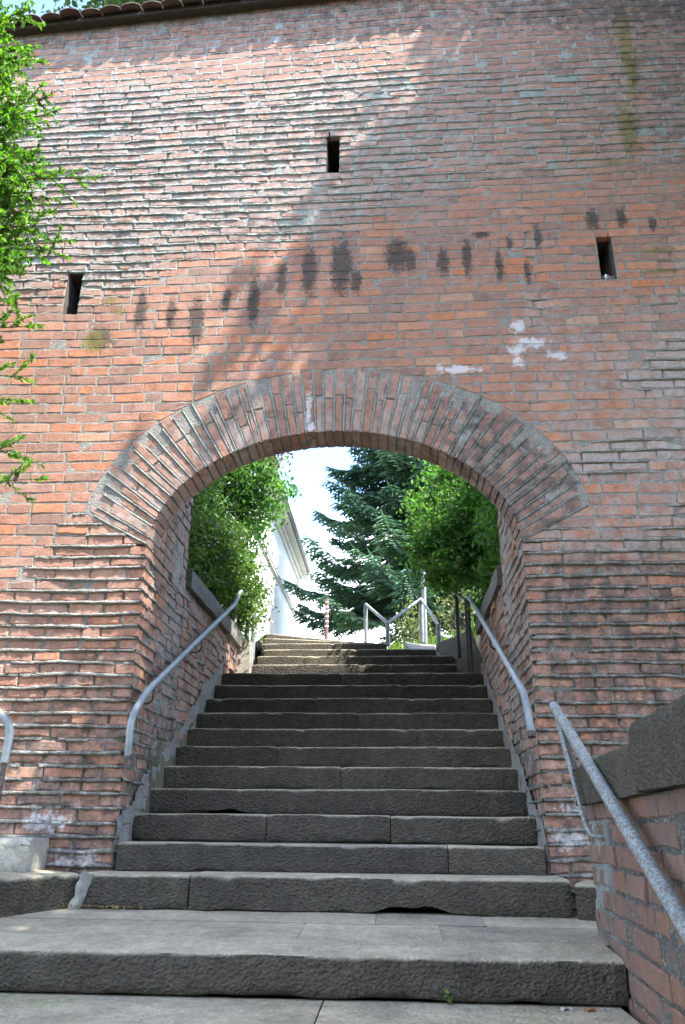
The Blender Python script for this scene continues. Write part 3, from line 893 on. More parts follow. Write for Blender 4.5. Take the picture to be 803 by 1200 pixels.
# --- roof over the wall: rafters' fascia, deck and overlapping tiles
roof_o = np.array([-3.3, 0.0, 8.70])
EY, EZ = -0.12, 8.70
SL = math.tan(math.radians(26))
mbx = MB(); mbx.box(X0-.1, X1+.1, EY+0.03, EY+0.06, EZ-0.035, EZ+0.015)
mbx.box(X0-.1, X1+.1, EY+0.06, 0.06, EZ-0.02, EZ+0.01)
ridge_y = 0.62; rz = EZ+(ridge_y-EY)*SL
mbx.add([(X0-.1, EY+.03, EZ+.018), (X1+.1, EY+.03, EZ+.018), (X1+.1, ridge_y, rz), (X0-.1, ridge_y, rz), (X0-.1, 1.20, EZ+.018), (X1+.1, 1.20, EZ+.018)], [(0, 1, 2, 3), (3, 2, 5, 4)])
mbx.box(X0-.1, X1+.1, WALL_T-0.05, 1.20, EZ-0.03, EZ+0.01)
roof = mbx.build('roof', M_WOOD, gate, origin=tuple(roof_o)); roof.location = tuple(roof_o-GOFF); roof.rotation_euler = (0, -math.atan(TILT), 0)
TW = 0.195
def tile_mesh(seed):
    r2 = np.random.default_rng(seed); n = 8
    us = np.linspace(-TW/2+0.004, TW/2-0.004, n+1); Ls = [0, 0.05, 0.2, 0.40]
    v = []
    for lay in (0, 1):
        for j, l in enumerate(Ls):
            for u in us:
                tt = u/(TW/2)
                front = -0.045*math.sqrt(max(0, 1-tt*tt)) if j == 0 else 0
                zz = 0.018*math.cos(tt*1.4)+r2.normal(0, 0.001)-(0.016 if lay else 0)
                v.append((u, (l+front)*math.cos(math.atan(SL)), (l+front)*math.sin(math.atan(SL))+zz))
    f = []; m = n+1; q = m*len(Ls)
    for j in range(len(Ls)-1):
        for i in range(n):
            a = j*m+i; f.append((a, a+1, a+m+1, a+m)); f.append((q+a, q+a+m, q+a+m+1, q+a+1))
    for i in range(n): f.append((i, q+i, q+i+1, i+1))
    for j in range(len(Ls)-1):
        a = j*m; f.append((a, a+m, q+a+m, q+a)); b = j*m+n; f.append((b, q+b, q+b+m, b+m))
    me = bpy.data.meshes.new('roof_tile'); me.from_pydata(v, [], f); me.materials.append(M_TILE)
    me.polygons.foreach_set('use_smooth', np.ones(len(f), dtype=bool)); me.update(); return me
tms = [tile_mesh(i) for i in range(5)]
for row in range(5):
    y = EY-0.02+row*0.19; z = EZ+0.022+(row*0.19)*SL+0.012*(row > 0)
    for i in range(int((X1-X0+0.2)/TW)+1):
        x = X0-0.1+(i+0.5*(row % 2))*TW
        o = obj('roof_tile', random.choice(tms), roof, (x-roof_o[0]+random.gauss(0, .003), y-roof_o[1]+random.gauss(0, .006), z-roof_o[2]+random.gauss(0, .004)))
        o.rotation_euler = (random.gauss(0, .02), random.gauss(0, .02), random.gauss(0, .025))

# a scrap of white litter lying in the right loophole
lb = MB(); rp = np.random.default_rng(3)
u_, v_ = np.meshgrid(np.linspace(-1, 1, 7), np.linspace(-1, 1, 6))
pz = 0.03*(1-u_**2)*(1-v_**2)+rp.normal(0, 0.006, u_.shape)
lv = np.stack([2.145+u_*0.045, 0.06+v_*0.05, 5.625+pz+0.015], -1).reshape(-1, 3)
li = np.arange(42).reshape(6, 7)
fl = np.stack([li[:-1, :-1], li[:-1, 1:], li[1:, 1:], li[1:, :-1]], -1).reshape(-1, 4).tolist()
lb.add(lv, fl); lb.add(lv-np.array([0, 0, 0.02]), [q[::-1] for q in fl])
tag(lb.build('litter', M_PAPER, smooth=True, origin=(2.145, 0.06, 5.62)), 'crumpled scrap of white litter lying on the sill of a narrow loophole', 'litter')

def side_flat(u, v, rnd):
    o = np.ones((len(u), 4)); return o, o
# ------------------------------------------------------------------ stone steps
stairs = empty('stone_staircase', (0, -1.8, 1.0), 'worn grey stone staircase climbing through the brick archway', 'stairs')
SOFF = np.array([0, -1.8, 1.0])
def block(name, x0, x1, yf, z0, z1, depth, mat, parent, off, seed, rot=0.0, nose=0.018, notch=None, rough=1.0, endround=0.012, taper=None, slope=0):
    """one dressed stone with worn edges; rot turns it about its left front corner"""
    r2 = seed*13.7
    n = max(4, int((x1-x0)/0.035))
    x = np.linspace(x0, x1, n)
    h = z1-z0
    prof = [(0.05, 0.0), (0.012, 0.0), (0.0, 0.012), (0.0, h*0.3), (0.0, h*0.55), (0.0, h*0.78), (0.0, h-nose*1.0), (nose*0.3, h-nose*0.3), (nose*1.1, h)]
    prof += [(nose*1.1+(depth-nose*1.1)*t, h) for t in (0.12, 0.3, 0.5, 0.75, 1.0)]+[(depth, 0.0)]
    k = len(prof)
    X = np.tile(x, (k, 1)); Y = np.zeros((k, n)); Z = np.zeros((k, n))
    for i, (py, pz) in enumerate(prof):
        Y[i] = yf+py; Z[i] = z0+pz
    wear = (fbm(x*3+r2, x*0+seed, 81, 3)-0.5)
    Y[2:7] += ((fbm(X[2:7]*7+r2, Z[2:7]*12+seed, 82, 3)-0.5)*0.011*rough)
    Y[6:9] += (wear*0.006*rough+np.maximum(0, fbm(x*11+r2, x*0, 85, 3)-0.70)*0.06*rough)[None]
    Z[6:9] -= np.maximum(0, fbm(x*11+r2, x*0, 85, 3)-0.70)[None]*0.05*rough
    Z[7:13] += ((fbm(X[7:13]*2.2+r2, Y[7:13]*5, 83, 3)-0.5)*0.010*rough)
    Z[1:3] += np.maximum(0, fbm(x*5+r2, x*0+3, 84, 3)-0.58)[None]*0.07*rough
    if notch:
        for (nx, nw, nh) in notch:
            g = np.clip(1-((x-nx)/nw)**2, 0, 1)*nh*(0.6+0.8*fbm(x*14, x*0, 86, 2))
            for i in (0, 1, 2, 3): Z[i] = np.maximum(Z[i], z0+g)
            Y[0] = np.maximum(Y[0], yf+0.05)
    # rounded ends
    for e, sgn in ((0, 1), (n-1, -1)):
        Y[2:8, e] += endround; Z[6:9, e] -= endround*0.6
    P = np.stack([X, Y, Z], -1)
    if taper: P[..., 1] += (P[..., 0]-x0)*taper
    if slope: P[6:, :, 2] += (P[6:, :, 1]-yf)*slope
    P = P.reshape(-1, 3)
    c, s = math.cos(rot), math.sin(rot)
    q = P-np.array([x0, yf, 0]); P = np.stack([x0+q[:, 0]*c-q[:, 1]*s, yf+q[:, 0]*s+q[:, 1]*c, P[:, 2]], 1)
    id_ = np.arange(k*n).reshape(k, n)
    F = [tuple(f) for f in np.stack([id_[:-1, :-1], id_[:-1, 1:], id_[1:, 1:], id_[1:, :-1]], -1).reshape(-1, 4)[:, ::-1].tolist()]
    F += [tuple(id_[:, 0].tolist()), tuple(id_[::-1, -1].tolist())]
    F += [(int(id_[0, i]), int(id_[0, i+1]), int(id_[-1, i+1]), int(id_[-1, i])) for i in range(n-1)]
    F = [f[::-1] for f in F]
    o = P.mean(0); o[2] = z0
    me = bpy.data.meshes.new(name); me.from_pydata((P-o).tolist(), [], F); me.materials.append(mat)
    me.polygons.foreach_set('use_smooth', np.ones(len(F), dtype=bool)); me.update()
    try: me.set_sharp_from_angle(angle=math.radians(50))
    except Exception: pass
    return obj(name, me, parent, o-off)

# rows: name, front y, top z, riser, depth, [x breaks], material, extras
def drift(y): return 0.018*y
steps = []
zB = 1.505
for i in range(10):
    y = -0.02+0.302*i; z = zB+0.1695*i
    steps.append((y, z, 0.1695))
for (y, z, h) in [(3.03, 3.18, 0.15), (3.33, 3.33, 0.15), (3.69, 3.48, 0.15), (4.03, 3.625, 0.145)]:
    steps.append((y, z, h))
breaks = {0: [0.72], 1: [-0.42, 0.38], 2: [], 3: [0.02], 4: [-0.5], 5: [0.6], 6: [0.1], 7: [-0.3], 8: [0.5], 9: [-0.1], 10: [0.3], 11: [-0.55], 12: [0.0], 13: [-0.3]}
for i, (y, z, h) in enumerate(steps):
    dx = drift(y)
    xl, xr = -1.30, 1.305
    if i == 0: xl, xr = -1.285, 1.29
    if i >= 10: xl, xr = -1.12+dx, 1.02+dx-0.18*max(0, i-11)
    if i == 13: xl, xr = -1.14, 0.35
    bs = [xl]+breaks.get(i, [])+[xr]
    for j in range(len(bs)-1):
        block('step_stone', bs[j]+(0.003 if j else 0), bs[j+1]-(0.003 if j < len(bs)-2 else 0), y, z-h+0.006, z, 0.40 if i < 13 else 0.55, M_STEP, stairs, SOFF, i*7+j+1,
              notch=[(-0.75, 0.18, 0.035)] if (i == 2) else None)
# skewed steps at the head of the flight
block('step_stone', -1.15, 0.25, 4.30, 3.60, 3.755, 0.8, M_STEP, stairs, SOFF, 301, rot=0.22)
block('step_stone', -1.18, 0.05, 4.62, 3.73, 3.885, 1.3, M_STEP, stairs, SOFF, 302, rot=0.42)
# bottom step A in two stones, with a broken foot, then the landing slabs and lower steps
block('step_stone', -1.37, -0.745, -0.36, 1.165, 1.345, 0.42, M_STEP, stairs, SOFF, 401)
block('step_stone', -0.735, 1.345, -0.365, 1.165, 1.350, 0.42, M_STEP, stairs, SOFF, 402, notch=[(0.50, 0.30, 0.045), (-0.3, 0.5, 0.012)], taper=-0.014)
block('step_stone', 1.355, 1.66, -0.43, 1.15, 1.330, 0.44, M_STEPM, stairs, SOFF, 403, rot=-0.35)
# landing: a long dressed edge stone and flags behind it, falling gently to the front
SLOPE = 0.064
def LZ(y): return 1.105+SLOPE*(y+1.40)
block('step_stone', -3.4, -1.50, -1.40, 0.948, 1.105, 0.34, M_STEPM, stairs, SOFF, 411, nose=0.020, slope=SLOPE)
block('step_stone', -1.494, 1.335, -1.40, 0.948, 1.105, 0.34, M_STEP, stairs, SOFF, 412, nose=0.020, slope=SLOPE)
flag_rows = [(-1.056, -0.66, [-3.4, -2.3, -1.2, -0.05, 0.62, 1.45]), (-0.656, -0.30, [-3.4, -2.6, -1.62, -0.62, 0.30, 0.86, 1.60])]
for a, b, xsf in flag_rows:
    for j in range(len(xsf)-1):
        mbk = MB(); g = 0.0014
        r3 = np.random.default_rng(int((a+5)*100)+j)
        nx_, ny_ = 9, 5
        uu, ww = np.meshgrid(np.linspace(xsf[j]+g, xsf[j+1]-g, nx_), np.linspace(a+g, b-g, ny_))
        zz = LZ(ww)-0.001+(fbm(uu*1.8, ww*3, 91, 3)-0.5)*0.008+r3.normal(0, 0.0008)
        ed = np.zeros_like(uu); ed[0] = ed[-1] = 1; ed[:, 0] = ed[:, -1] = 1
        top = np.stack([uu, ww, zz-0.003*ed], -1).reshape(-1, 3); nt_ = len(top)
        ii = np.arange(nt_).reshape(ny_, nx_)
        fq = np.stack([ii[:-1, :-1], ii[:-1, 1:], ii[1:, 1:], ii[1:, :-1]], -1).reshape(-1, 4).tolist()
        per = list(ii[0])+list(ii[1:, -1])+list(ii[-1, -2::-1])+list(ii[-2:0:-1, 0])
        bot = top[per]-np.array([0, 0, 0.1]); m_ = len(per)
        fq += [(int(per[q]), nt_+q, nt_+(q+1) % m_, int(per[(q+1) % m_])) for q in range(m_)]
        mbk.add(np.concatenate([top, bot]), fq)
        c_ = ((xsf[j]+xsf[j+1])/2, (a+b)/2, 1.05)
        o = mbk.build('paving_slab', M_STEP, stairs, origin=c_); o.location = tuple(np.array(c_)-SOFF); smooth_by_angle(o)
for i in range(6):
    zt = 0.940-i*0.16; yf = -2.02-i*0.31
    for (a, b) in ((-3.4, -1.6), (-1.594, 0.1+0.3*(i % 2)), (0.106+0.3*(i % 2), 1.30)):
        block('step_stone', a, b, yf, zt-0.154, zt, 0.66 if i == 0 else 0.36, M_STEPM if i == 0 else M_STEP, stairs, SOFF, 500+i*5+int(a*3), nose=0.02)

# rough cement render where the steps meet the passage walls
M_REND = mat_stone('grey_render', 0.24, (1.0, 1.0, 0.98), 0.1, 0.9)
for FR, sg in ((LREV, 1), (RREV, -1)):
    us = np.arange(-0.02, 2.75, 0.03); vs2 = np.arange(1.30, 3.3, 0.03)
    def stair_line(d): return 1.505+0.1695*np.clip((d+0.02)/0.302, -0.6, 9.4)
    amp_ = 0.10 if sg > 0 else 0.055
    def keepf(u, v):
        d = u*sg; h = v-stair_line(d)
        return (h < amp_*(0.2+1.9*fbm(d*4, v*4+7*sg, 97, 3))+0.02) & (h > -0.30)
    U_ = us if sg > 0 else -us[::-1]
    P_, F_, a_, b_ = sheet(FR, U_, vs2, lambda u, v: 0.010+(fbm(u*12, v*12, 98, 3)-0.5)*0.028, keepf, side_flat)
    o = obj('wall_render', mesh_np('wall_render', P_-SOFF, F_, M_REND), stairs)

# kerb stones and the broken stone at the left foot of the arch
kb = empty('kerb', (-1.6, -0.8, 1.166), 'weathered grey stone kerb angled off the left foot of the arch', 'kerb')
KO = np.array([-1.6, -0.8, 1.166])
def free_block(name, x0, x1, yf, z0, z1, depth, mat, label, cat, seed, rot=0, **kw):
    o = block(name, x0, x1, yf, z0, z1, depth, mat, None, np.zeros(3), seed, rot, **kw)
    return tag(o, label, cat)
o = block('kerb_stone', -2.02, -0.91, -1.17, 1.06, 1.343, 0.75, M_STEPM, kb, KO, 601, rot=0.93, nose=0.03, rough=1.5)
o = block('kerb_stone', -2.72, -1.55, -2.10, 0.98, 1.338, 0.75, M_STEPM, kb, KO, 602, rot=0.92, nose=0.03, rough=1.5)
gm = MB(); r3 = np.random.default_rng(77)
uu, ww = np.meshgrid(np.linspace(0, 1, 7), np.linspace(0, 1, 9))
gv_ = np.stack([-1.40+0.065*uu+0.05*ww, -0.395+0.02*uu+0.02*ww-0.015*np.sin(uu*3.1), 1.16+0.19*ww+0.004*np.sin(uu*5)], -1)+r3.normal(0, .004, (9, 7, 3))
ii = np.arange(63).reshape(9, 7)
gm.add(gv_.reshape(-1, 3), np.stack([ii[:-1, :-1], ii[:-1, 1:], ii[1:, 1:], ii[1:, :-1]], -1).reshape(-1, 4).tolist())
g_ = gm.build('mortar_patch', M_CONC, kb, True, tuple(KO)); g_.location = (0, 0, 0)
free_block('stone_block', -2.75, -1.72, -0.30, 1.345, 1.525, 0.36, M_CONC, 'pale rough stone block sitting on the kerb at the left pier', 'stone', 611, nose=0.03, rough=1.8, endround=0.03)

# ------------------------------------------------------------------ retaining walls beside the upper flight
def side_attr(u, v, rnd):
    u = np.asarray(u, float); v = np.asarray(v, float); o = np.ones_like(u)
    ca = np.stack([o*rnd[0], o*rnd[1], o*0.9, o*0.45], -1)
    cb = np.stack([o*0, o*0, o*0, o*0.35], -1)
    return ca, cb
def retaining(name, label, FR, ua, ub, zlow, ztop_, cope_mat, cope_x, side):
    global bricks_cur
    root = empty(name, (cope_x, 2.4, 2.0), label, 'wall'); off = np.array([cope_x, 2.4, 2.0])
    bs = BrickSet(); bricks_cur = bs; pr = []
    nk = int((ztop_-zlow)/PITCHZ)
    for k in range(nk+1):
        zb = ztop_-(k+1)*PITCHZ+JOINT/2; zt = zb+PITCHZ-JOINT
        # only above the stair line
        for (p, q) in course_bricks(ua, ub, rs.choice([0.19, 0.125, 0.25])):
            Ym = abs((p+q)/2)
            if zt < 1.35+0.56*Ym-0.15: continue
            g = JOINT/2
            put_brick(FR, side_attr, [(p+g, zb), (q-g, zb), (q-g, zt), (p+g, zt)], 0.0+rs.normal(0, 0.006), 0.05, 0.007, lambda u, v: (fbm(u*1.4, v*1.2, 9, 2)-0.5)*0.05)
        pr.append(rib(FR, ua, ub, zb-JOINT/2, lambda u, v: 0.75*sstep(0.42, 0.62, fbm(u*2.2, v*3, 43, 3)), side_attr, k+300*side, lambda u, v: (fbm(u*1.4, v*1.2, 9, 2)-0.5)*0.05))
    bs.emit(root, M_BRICK, 300, poff=off)
    us = np.arange(ua, ub+0.03, 0.04); vs2 = np.arange(zlow, ztop_+0.01, 0.04)
    pr.append(sheet(FR, us, vs2, lambda u, v: -0.014+(fbm(u*14, v*14, 25, 3)-0.5)*0.018, lambda a, b: b < 99, side_attr))
    V, F, ca, cb = join(pr)
    obj('mortar', mesh_np('mortar', V-off, F, M_MORTAR, True, {'ca': ca, 'cb': cb}), root)
    bd = MB(); xa = cope_x-0.03 if side < 0 else cope_x+0.03
    lo, hi = sorted([abs(ua), abs(ub)])
    x_in = -AX-0.03 if side < 0 else AX+0.03
    x_out = x_in+side*0.26
    bd.box(min(x_in, x_out), max(x_in, x_out), lo, hi, zlow-0.4, ztop_-0.002)
    b_ = bd.build('wall_body', M_CORE, root, origin=tuple(off)); b_.location = (0, 0, 0)
    return root, off
lret, loff = retaining('retaining_wall', 'low brick retaining wall with stone coping below the box hedge', LREV, WALL_T+0.005, 3.72, 1.6, 3.455, M_COPED, -1.42, -1)
rret, roff = retaining('retaining_wall', 'low brick retaining wall with dark coping beneath the arborvitae', RREV, -2.9, -WALL_T-0.005, 1.6, 3.455, M_COPED, 1.42, 1)
def coping(parent, off, x0, x1, y0, y1, z0, z1, mat, seed, name='coping_stone', skew=0.0):
    r3 = np.random.default_rng(seed)
    nx_, ny_ = 6, max(6, int((y1-y0)/0.06))
    P = []; 
    bm = []
    prof = [(0, 0), (0, 0.5), (0, 0.88), (0.03, 1), (0.5, 1.015), (0.97, 1), (1, 0.88), (1, 0.5), (1, 0)]
    k = len(prof); ys = np.linspace(y0, y1, ny_)
    V = np.zeros((ny_, k, 3))
    for j, yy in enumerate(ys):
        for i, (a, b) in enumerate(prof):
            V[j, i] = (x0+(x1-x0)*a+skew*(yy-y0), yy, z0+(z1-z0)*b)
    V[..., 0] += (fbm(V[..., 1]*9+seed, V[..., 2]*9, 92, 3)-0.5)*0.014
    V[..., 2] += (fbm(V[..., 1]*6+seed, V[..., 0]*9, 93, 3)-0.5)*0.012
    V[0, :, 1] += r3.uniform(0, 0.01); V[-1, :, 1] -= r3.uniform(0, 0.01)
    id_ = np.arange(ny_*k).reshape(ny_, k)
    F = [tuple(f) for f in np.stack([id_[:-1, :-1], id_[:-1, 1:], id_[1:, 1:], id_[1:, :-1]], -1).reshape(-1, 4).tolist()]
    F += [tuple(id_[0, ::-1].tolist()), tuple(id_[-1].tolist())]
    F += [(int(id_[j, k-1]), int(id_[j, 0]), int(id_[j+1, 0]), int(id_[j+1, k-1])) for j in range(ny_-1)]
    P = V.reshape(-1, 3); o = P.mean(0)
    me = bpy.data.meshes.new(name); me.from_pydata((P-o).tolist(), [], F); me.materials.append(mat)
    me.update(); ob = obj(name, me, parent, o-off); smooth_by_angle(ob, 45)
    return ob
coping(lret, loff, -1.60, -1.265, WALL_T+0.01, 2.82, 3.457, 3.625, M_COPED, 1)
coping(lret, loff, -1.60, -1.265, 2.83, 3.50, 3.457, 3.625, M_CONC, 2)
coping(lret, loff, -1.60, -1.18, 3.51, 3.74, 2.95, 3.56, M_CONC, 3, 'end_pier')
coping(rret, roff, 1.275, 1.60, WALL_T+0.01, 2.0, 3.457, 3.625, M_COPED, 4)
coping(rret, roff, 1.275, 1.60, 2.01, 2.92, 3.457, 3.625, M_COPED, 5)

# concrete cheeks of the upper steps
for (nm, lab, pts, mat) in (
    ('cheek_wall', 'sloping concrete cheek wall at the foot of the grassy bank', [(1.02, 2.95, 3.02), (1.36, 2.95, 3.10), (1.36, 4.1, 3.80), (0.93, 4.1, 3.62)], M_COPE),
    ('cheek_wall', 'pale wedge of concrete edging below the zigzag railing', [(0.62, 3.72, 3.46), (0.95, 3.72, 3.42), (0.98, 5.0, 3.80), (0.58, 5.0, 3.86)], M_CONC),
    ('cheek_wall', 'small tapered concrete edging stone at the head of the steps', [(0.02, 4.42, 3.64), (0.30, 4.30, 3.60), (0.36, 5.4, 3.86), (0.0, 5.4, 3.90)], M_CONC)):
    w_ = MB(); a = np.array(pts, float)
    top = a.copy(); n = 6
    u = np.linspace(0, 1, n); G_ = np.zeros((n, n, 3))
    for i in range(n):
        for j in range(n):
            G_[i, j] = (a[0]*(1-u[j])+a[1]*u[j])*(1-u[i])+(a[3]*(1-u[j])+a[2]*u[j])*u[i]
    G_[..., 2] += (fbm(G_[..., 0]*6, G_[..., 1]*6, 95, 2)-0.5)*0.03
    ii = np.arange(n*n).reshape(n, n)
    f = np.stack([ii[:-1, :-1], ii[:-1, 1:], ii[1:, 1:], ii[1:, :-1]], -1).reshape(-1, 4).tolist()
    per = list(ii[0])+list(ii[1:, -1])+list(ii[-1, -2::-1])+list(ii[-2:0:-1, 0]); m_ = len(per)
    V = G_.reshape(-1, 3); bot = V[per].copy(); bot[:, 2] -= 0.5
    f += [(int(per[q]), n*n+q, n*n+(q+1) % m_, int(per[(q+1) % m_])) for q in range(m_)]
    w_.add(np.concatenate([V, bot]), f)
    org = tuple(V.mean(0)-np.array([0, 0, .3])); o = w_.build(nm, mat, None, origin=org); smooth_by_angle(o)
    tag(o, lab, 'kerb')

# ------------------------------------------------------------------ near parapet on the right
pa = np.array([1.372, -0.80]); pb_ = np.array([1.312, -1.80]); pd = (pb_-pa)/np.linalg.norm(pb_-pa)
pn = np.array([pd[1], -pd[0]])
if pn[0] > 0: pn = -pn
PF = Frame((pa[0], pa[1], 0), (pd[0], pd[1], 0), (0, 0, 1), (pn[0], pn[1], 0))
PLEN = 3.9
par = empty('parapet', (1.4, -1.2, 1.0), 'near low brick parapet with thick mossy stone coping beside the worn rail', 'parapet')
POFF = np.array([1.4, -1.2, 1.0])
def par_attr(u, v, rnd):
    u = np.asarray(u, float); v = np.asarray(v, float); o = np.ones_like(u)
    red = sstep(0.35, 0.75, u)
    ca = np.stack([o*np.clip(rnd[0]*0.75, 0, 1), o*rnd[1], 0.85-0.75*red, 0.45-0.35*red], -1)
    cb = np.stack([o*0, o*0, 0.32*(1-sstep(0.0, 0.35, v-1.0))*o, o*(0.5-0.25*red)], -1)
    return ca, cb
bs = BrickSet(); bricks_cur = bs
PC = 0.094
for k in range(20):
    zb = 1.725-(k+1)*PC+0.007; zt = zb+PC-0.014
    for (p, q) in course_bricks(0, PLEN, 0.13 if k % 2 else 0.25):
        g = 0.007
        put_brick(PF, par_attr, [(p+g, zb), (q-g, zb), (q-g, zt), (p+g, zt)], rs.normal(0, 0.005), 0.12 if p == 0 else 0.05, 0.007, lambda u, v: (fbm(u*1.1, v*1.1, 10, 2)-0.5)*0.03)
bs.emit(par, M_BRICKD, 300, poff=POFF)
V, F, ca, cb = sheet(PF, np.arange(0, PLEN, 0.02), np.arange(-0.3, 1.73, 0.02), lambda u, v: -0.006+(fbm(u*9, v*9, 26, 3)-0.5)*0.024+(fbm(u*40, v*40, 27, 2)-0.5)*0.006, lambda a, b: b < 99, par_attr)
obj('mortar', mesh_np('mortar', V-POFF, F, M_MORTARD, True, {'ca': ca, 'cb': cb}), par)
bd = MB()
def pp(u, n, z): q = PF(u, z, n); return tuple(float(t) for t in q)
bd.add([pp(0.004, -0.02, -.4), pp(PLEN, -0.02, -.4), pp(PLEN, -.36, -.4), pp(0.004, -.36, -.4), pp(0.004, -0.02, 1.72), pp(PLEN, -0.02, 1.72), pp(PLEN, -.36, 1.72), pp(0.004, -.36, 1.72)],
       [(0, 1, 5, 4), (1, 2, 6, 5), (2, 3, 7, 6), (3, 0, 4, 7), (4, 5, 6, 7)])
b_ = bd.build('wall_body', M_MORTARD, par, origin=tuple(POFF)); b_.location = (0, 0, 0)
# copings follow the parapet
ang = math.atan2(pd[0], -pd[1])
for (u0, u1, z0, z1, sd, ex) in ((-0.07, 1.35, 1.717, 1.900, 21, 0.035), (1.36, 2.45, 1.724, 1.955, 22, 0.045), (2.46, 3.9, 1.724, 1.95, 23, 0.045)):
    ob = coping(par, np.zeros(3), -ex, 0.40, -u1, -u0, z0, z1, M_COPE, sd)
    # rotate the stone from its own axis-aligned frame into the parapet's line
    R = Matrix.Rotation(ang, 4, 'Z')
    loc = Vector(ob.location)
    w = R @ loc
    ob.location = Vector((pa[0], pa[1], 0))+w-Vector(POFF)
    ob.rotation_euler = (0, 0, ang)

# ------------------------------------------------------------------ handrails
def rail_thing(name, label, parts, base, group=None):
    root = empty(name, base, label, 'handrail', group)
    for (pn_, pts, r, mat, bendr) in parts:
        m_ = MB(); m_.tube(bend(pts, bendr) if bendr else pts, r, 12)
        o = m_.build(pn_, mat, root, origin=tuple(base)); o.location = (0, 0, 0); smooth_by_angle(o, 50)
    return root
LX = -1.20
rail_thing('handrail', 'blue grey pipe handrail fixed along the left passage wall', [
    ('pipe', [(LX, -0.245, 1.985), (LX, -0.275, 2.21), (LX, 0.0, 2.42), (LX, 2.62, 3.72), (LX, 2.80, 3.86), (LX+0.01, 2.86, 3.93)], 0.0225, M_RAIL, 0.14),
    ('bracket', [(LX, 0.14, 2.465), (LX, 0.14, 2.38), (LX-0.03, 0.16, 2.36), (-1.33, 0.17, 2.36)], 0.007, M_IRON, 0.03),
    ('bracket', [(LX, 1.35, 3.06), (LX, 1.35, 2.98), (LX-0.03, 1.37, 2.96), (-1.33, 1.38, 2.96)], 0.007, M_IRON, 0.03),
    ('wall_plate', [(-1.318, 0.17, 2.36), (-1.296, 0.17, 2.36)], 0.026, M_IRON, 0),
    ('wall_plate', [(-1.318, 1.38, 2.96), (-1.292, 1.38, 2.96)], 0.026, M_IRON, 0),
    ('end_cap', [(LX, -0.2445, 1.968), (LX, -0.245, 2.0)], 0.0235, M_IRON, 0)], (LX, 0.0, 1.98))
RX = 1.215
rail_thing('handrail', 'blue grey pipe handrail fixed along the right passage wall', [
    ('pipe', [(RX-0.01, 2.84, 3.84), (RX, 2.70, 3.78), (RX, 0.20, 2.555), (RX, -0.18, 2.36), (RX, -0.30, 2.12)], 0.0225, M_RAIL, 0.16),
    ('bracket', [(RX, 0.02, 2.43), (RX, 0.02, 2.34), (RX+0.03, 0.04, 2.32), (1.34, 0.05, 2.32)], 0.007, M_IRON, 0.03),
    ('bracket', [(RX, 1.35, 3.1), (RX, 1.35, 3.0), (RX+0.03, 1.37, 2.98), (1.34, 1.38, 2.98)], 0.007, M_IRON, 0.03),
    ('wall_plate', [(1.318, 0.05, 2.32), (1.296, 0.05, 2.32)], 0.026, M_IRON, 0),
    ('wall_plate', [(1.318, 1.38, 2.98), (1.292, 1.38, 2.98)], 0.026, M_IRON, 0),
    ('post', [(RX-0.015, 2.80, 3.0), (RX-0.015, 2.80, 3.82)], 0.017, M_IRON, 0),
    ('end_cap', [(RX, -0.299, 2.135), (RX, -0.307, 2.102)], 0.0235, M_IRON, 0)], (RX, 0.0, 2.1))
rail_thing('handrail', 'worn flaking pipe handrail sloping down beside the mossy parapet', [
    ('pipe', [(1.327, -0.46, 2.262), (1.322, -0.53, 2.235), (1.197, -2.63, 1.358), (1.10, -4.3, 0.66)], 0.0265, M_RAILW, 0.05),
    ('post', [(1.328, -0.50, 2.23), (1.355, -0.74, 1.885)], 0.017, M_IRON, 0),
    ('support_bar', [(1.318, -0.52, 2.215), (1.30, -0.78, 1.99), (1.288, -1.14, 1.62), (1.30, -1.18, 1.575), (1.40, -1.20, 1.57)], 0.010, M_RAILW, 0.05),
    ('support_bar', [(1.19, -2.80, 1.27), (1.19, -2.83, 1.06), (1.32, -2.85, 1.03)], 0.011, M_RAILW, 0.05),
    ('end_cap', [(1.328, -0.445, 2.27), (1.327, -0.468, 2.258)], 0.0285, M_IRON, 0)], (1.34, -0.8, 1.57))
rail_thing('handrail', 'curved end of a grey pipe rail at the left pier', [
    ('pipe', [(-1.845, -0.49, 1.93), (-1.835, -0.50, 2.13), (-1.93, -0.50, 2.225), (-3.9, -0.52, 2.42)], 0.0235, M_RAIL, 0.10),
    ('post', [(-1.848, -0.488, 1.34), (-1.845, -0.49, 1.945)], 0.015, M_IRON, 0),
    ('post', [(-3.6, -0.52, 1.1), (-3.6, -0.52, 2.39)], 0.02, M_IRON, 0)], (-1.845, -0.49, 1.34))

# short railing on the left coping and posts at the top of the flight
rail_thing('railing', 'short grey steel railing of three posts below the box hedge', [
    ('post', [(-1.29, 3.12, 3.60), (-1.29, 3.12, 3.93)], 0.022, M_RAILG, 0),
    ('post', [(-1.24, 3.62, 3.50), (-1.24, 3.62, 3.90)], 0.026, M_RAILG, 0),
    ('post', [(-1.22, 3.90, 3.40), (-1.22, 3.90, 3.92)], 0.028, M_RAILG, 0),
    ('top_rail', [(-1.29, 3.10, 3.93), (-1.24, 3.62, 3.885)], 0.014, M_RAILG, 0)], (-1.25, 3.5, 3.4))
rail_thing('railing', 'dark steel railing posts at the upper end of the right passage wall', [
    ('post', [(1.20, 3.02, 3.05), (1.20, 3.02, 3.86)], 0.020, M_IRON, 0),
    ('post', [(1.14, 3.45, 3.30), (1.14, 3.45, 4.06)], 0.022, M_IRON, 0),
    ('top_rail', [(1.20, 3.02, 3.85), (1.14, 3.45, 4.05), (1.10, 3.52, 4.09)], 0.017, M_RAILG, 0)], (1.17, 3.2, 3.05))
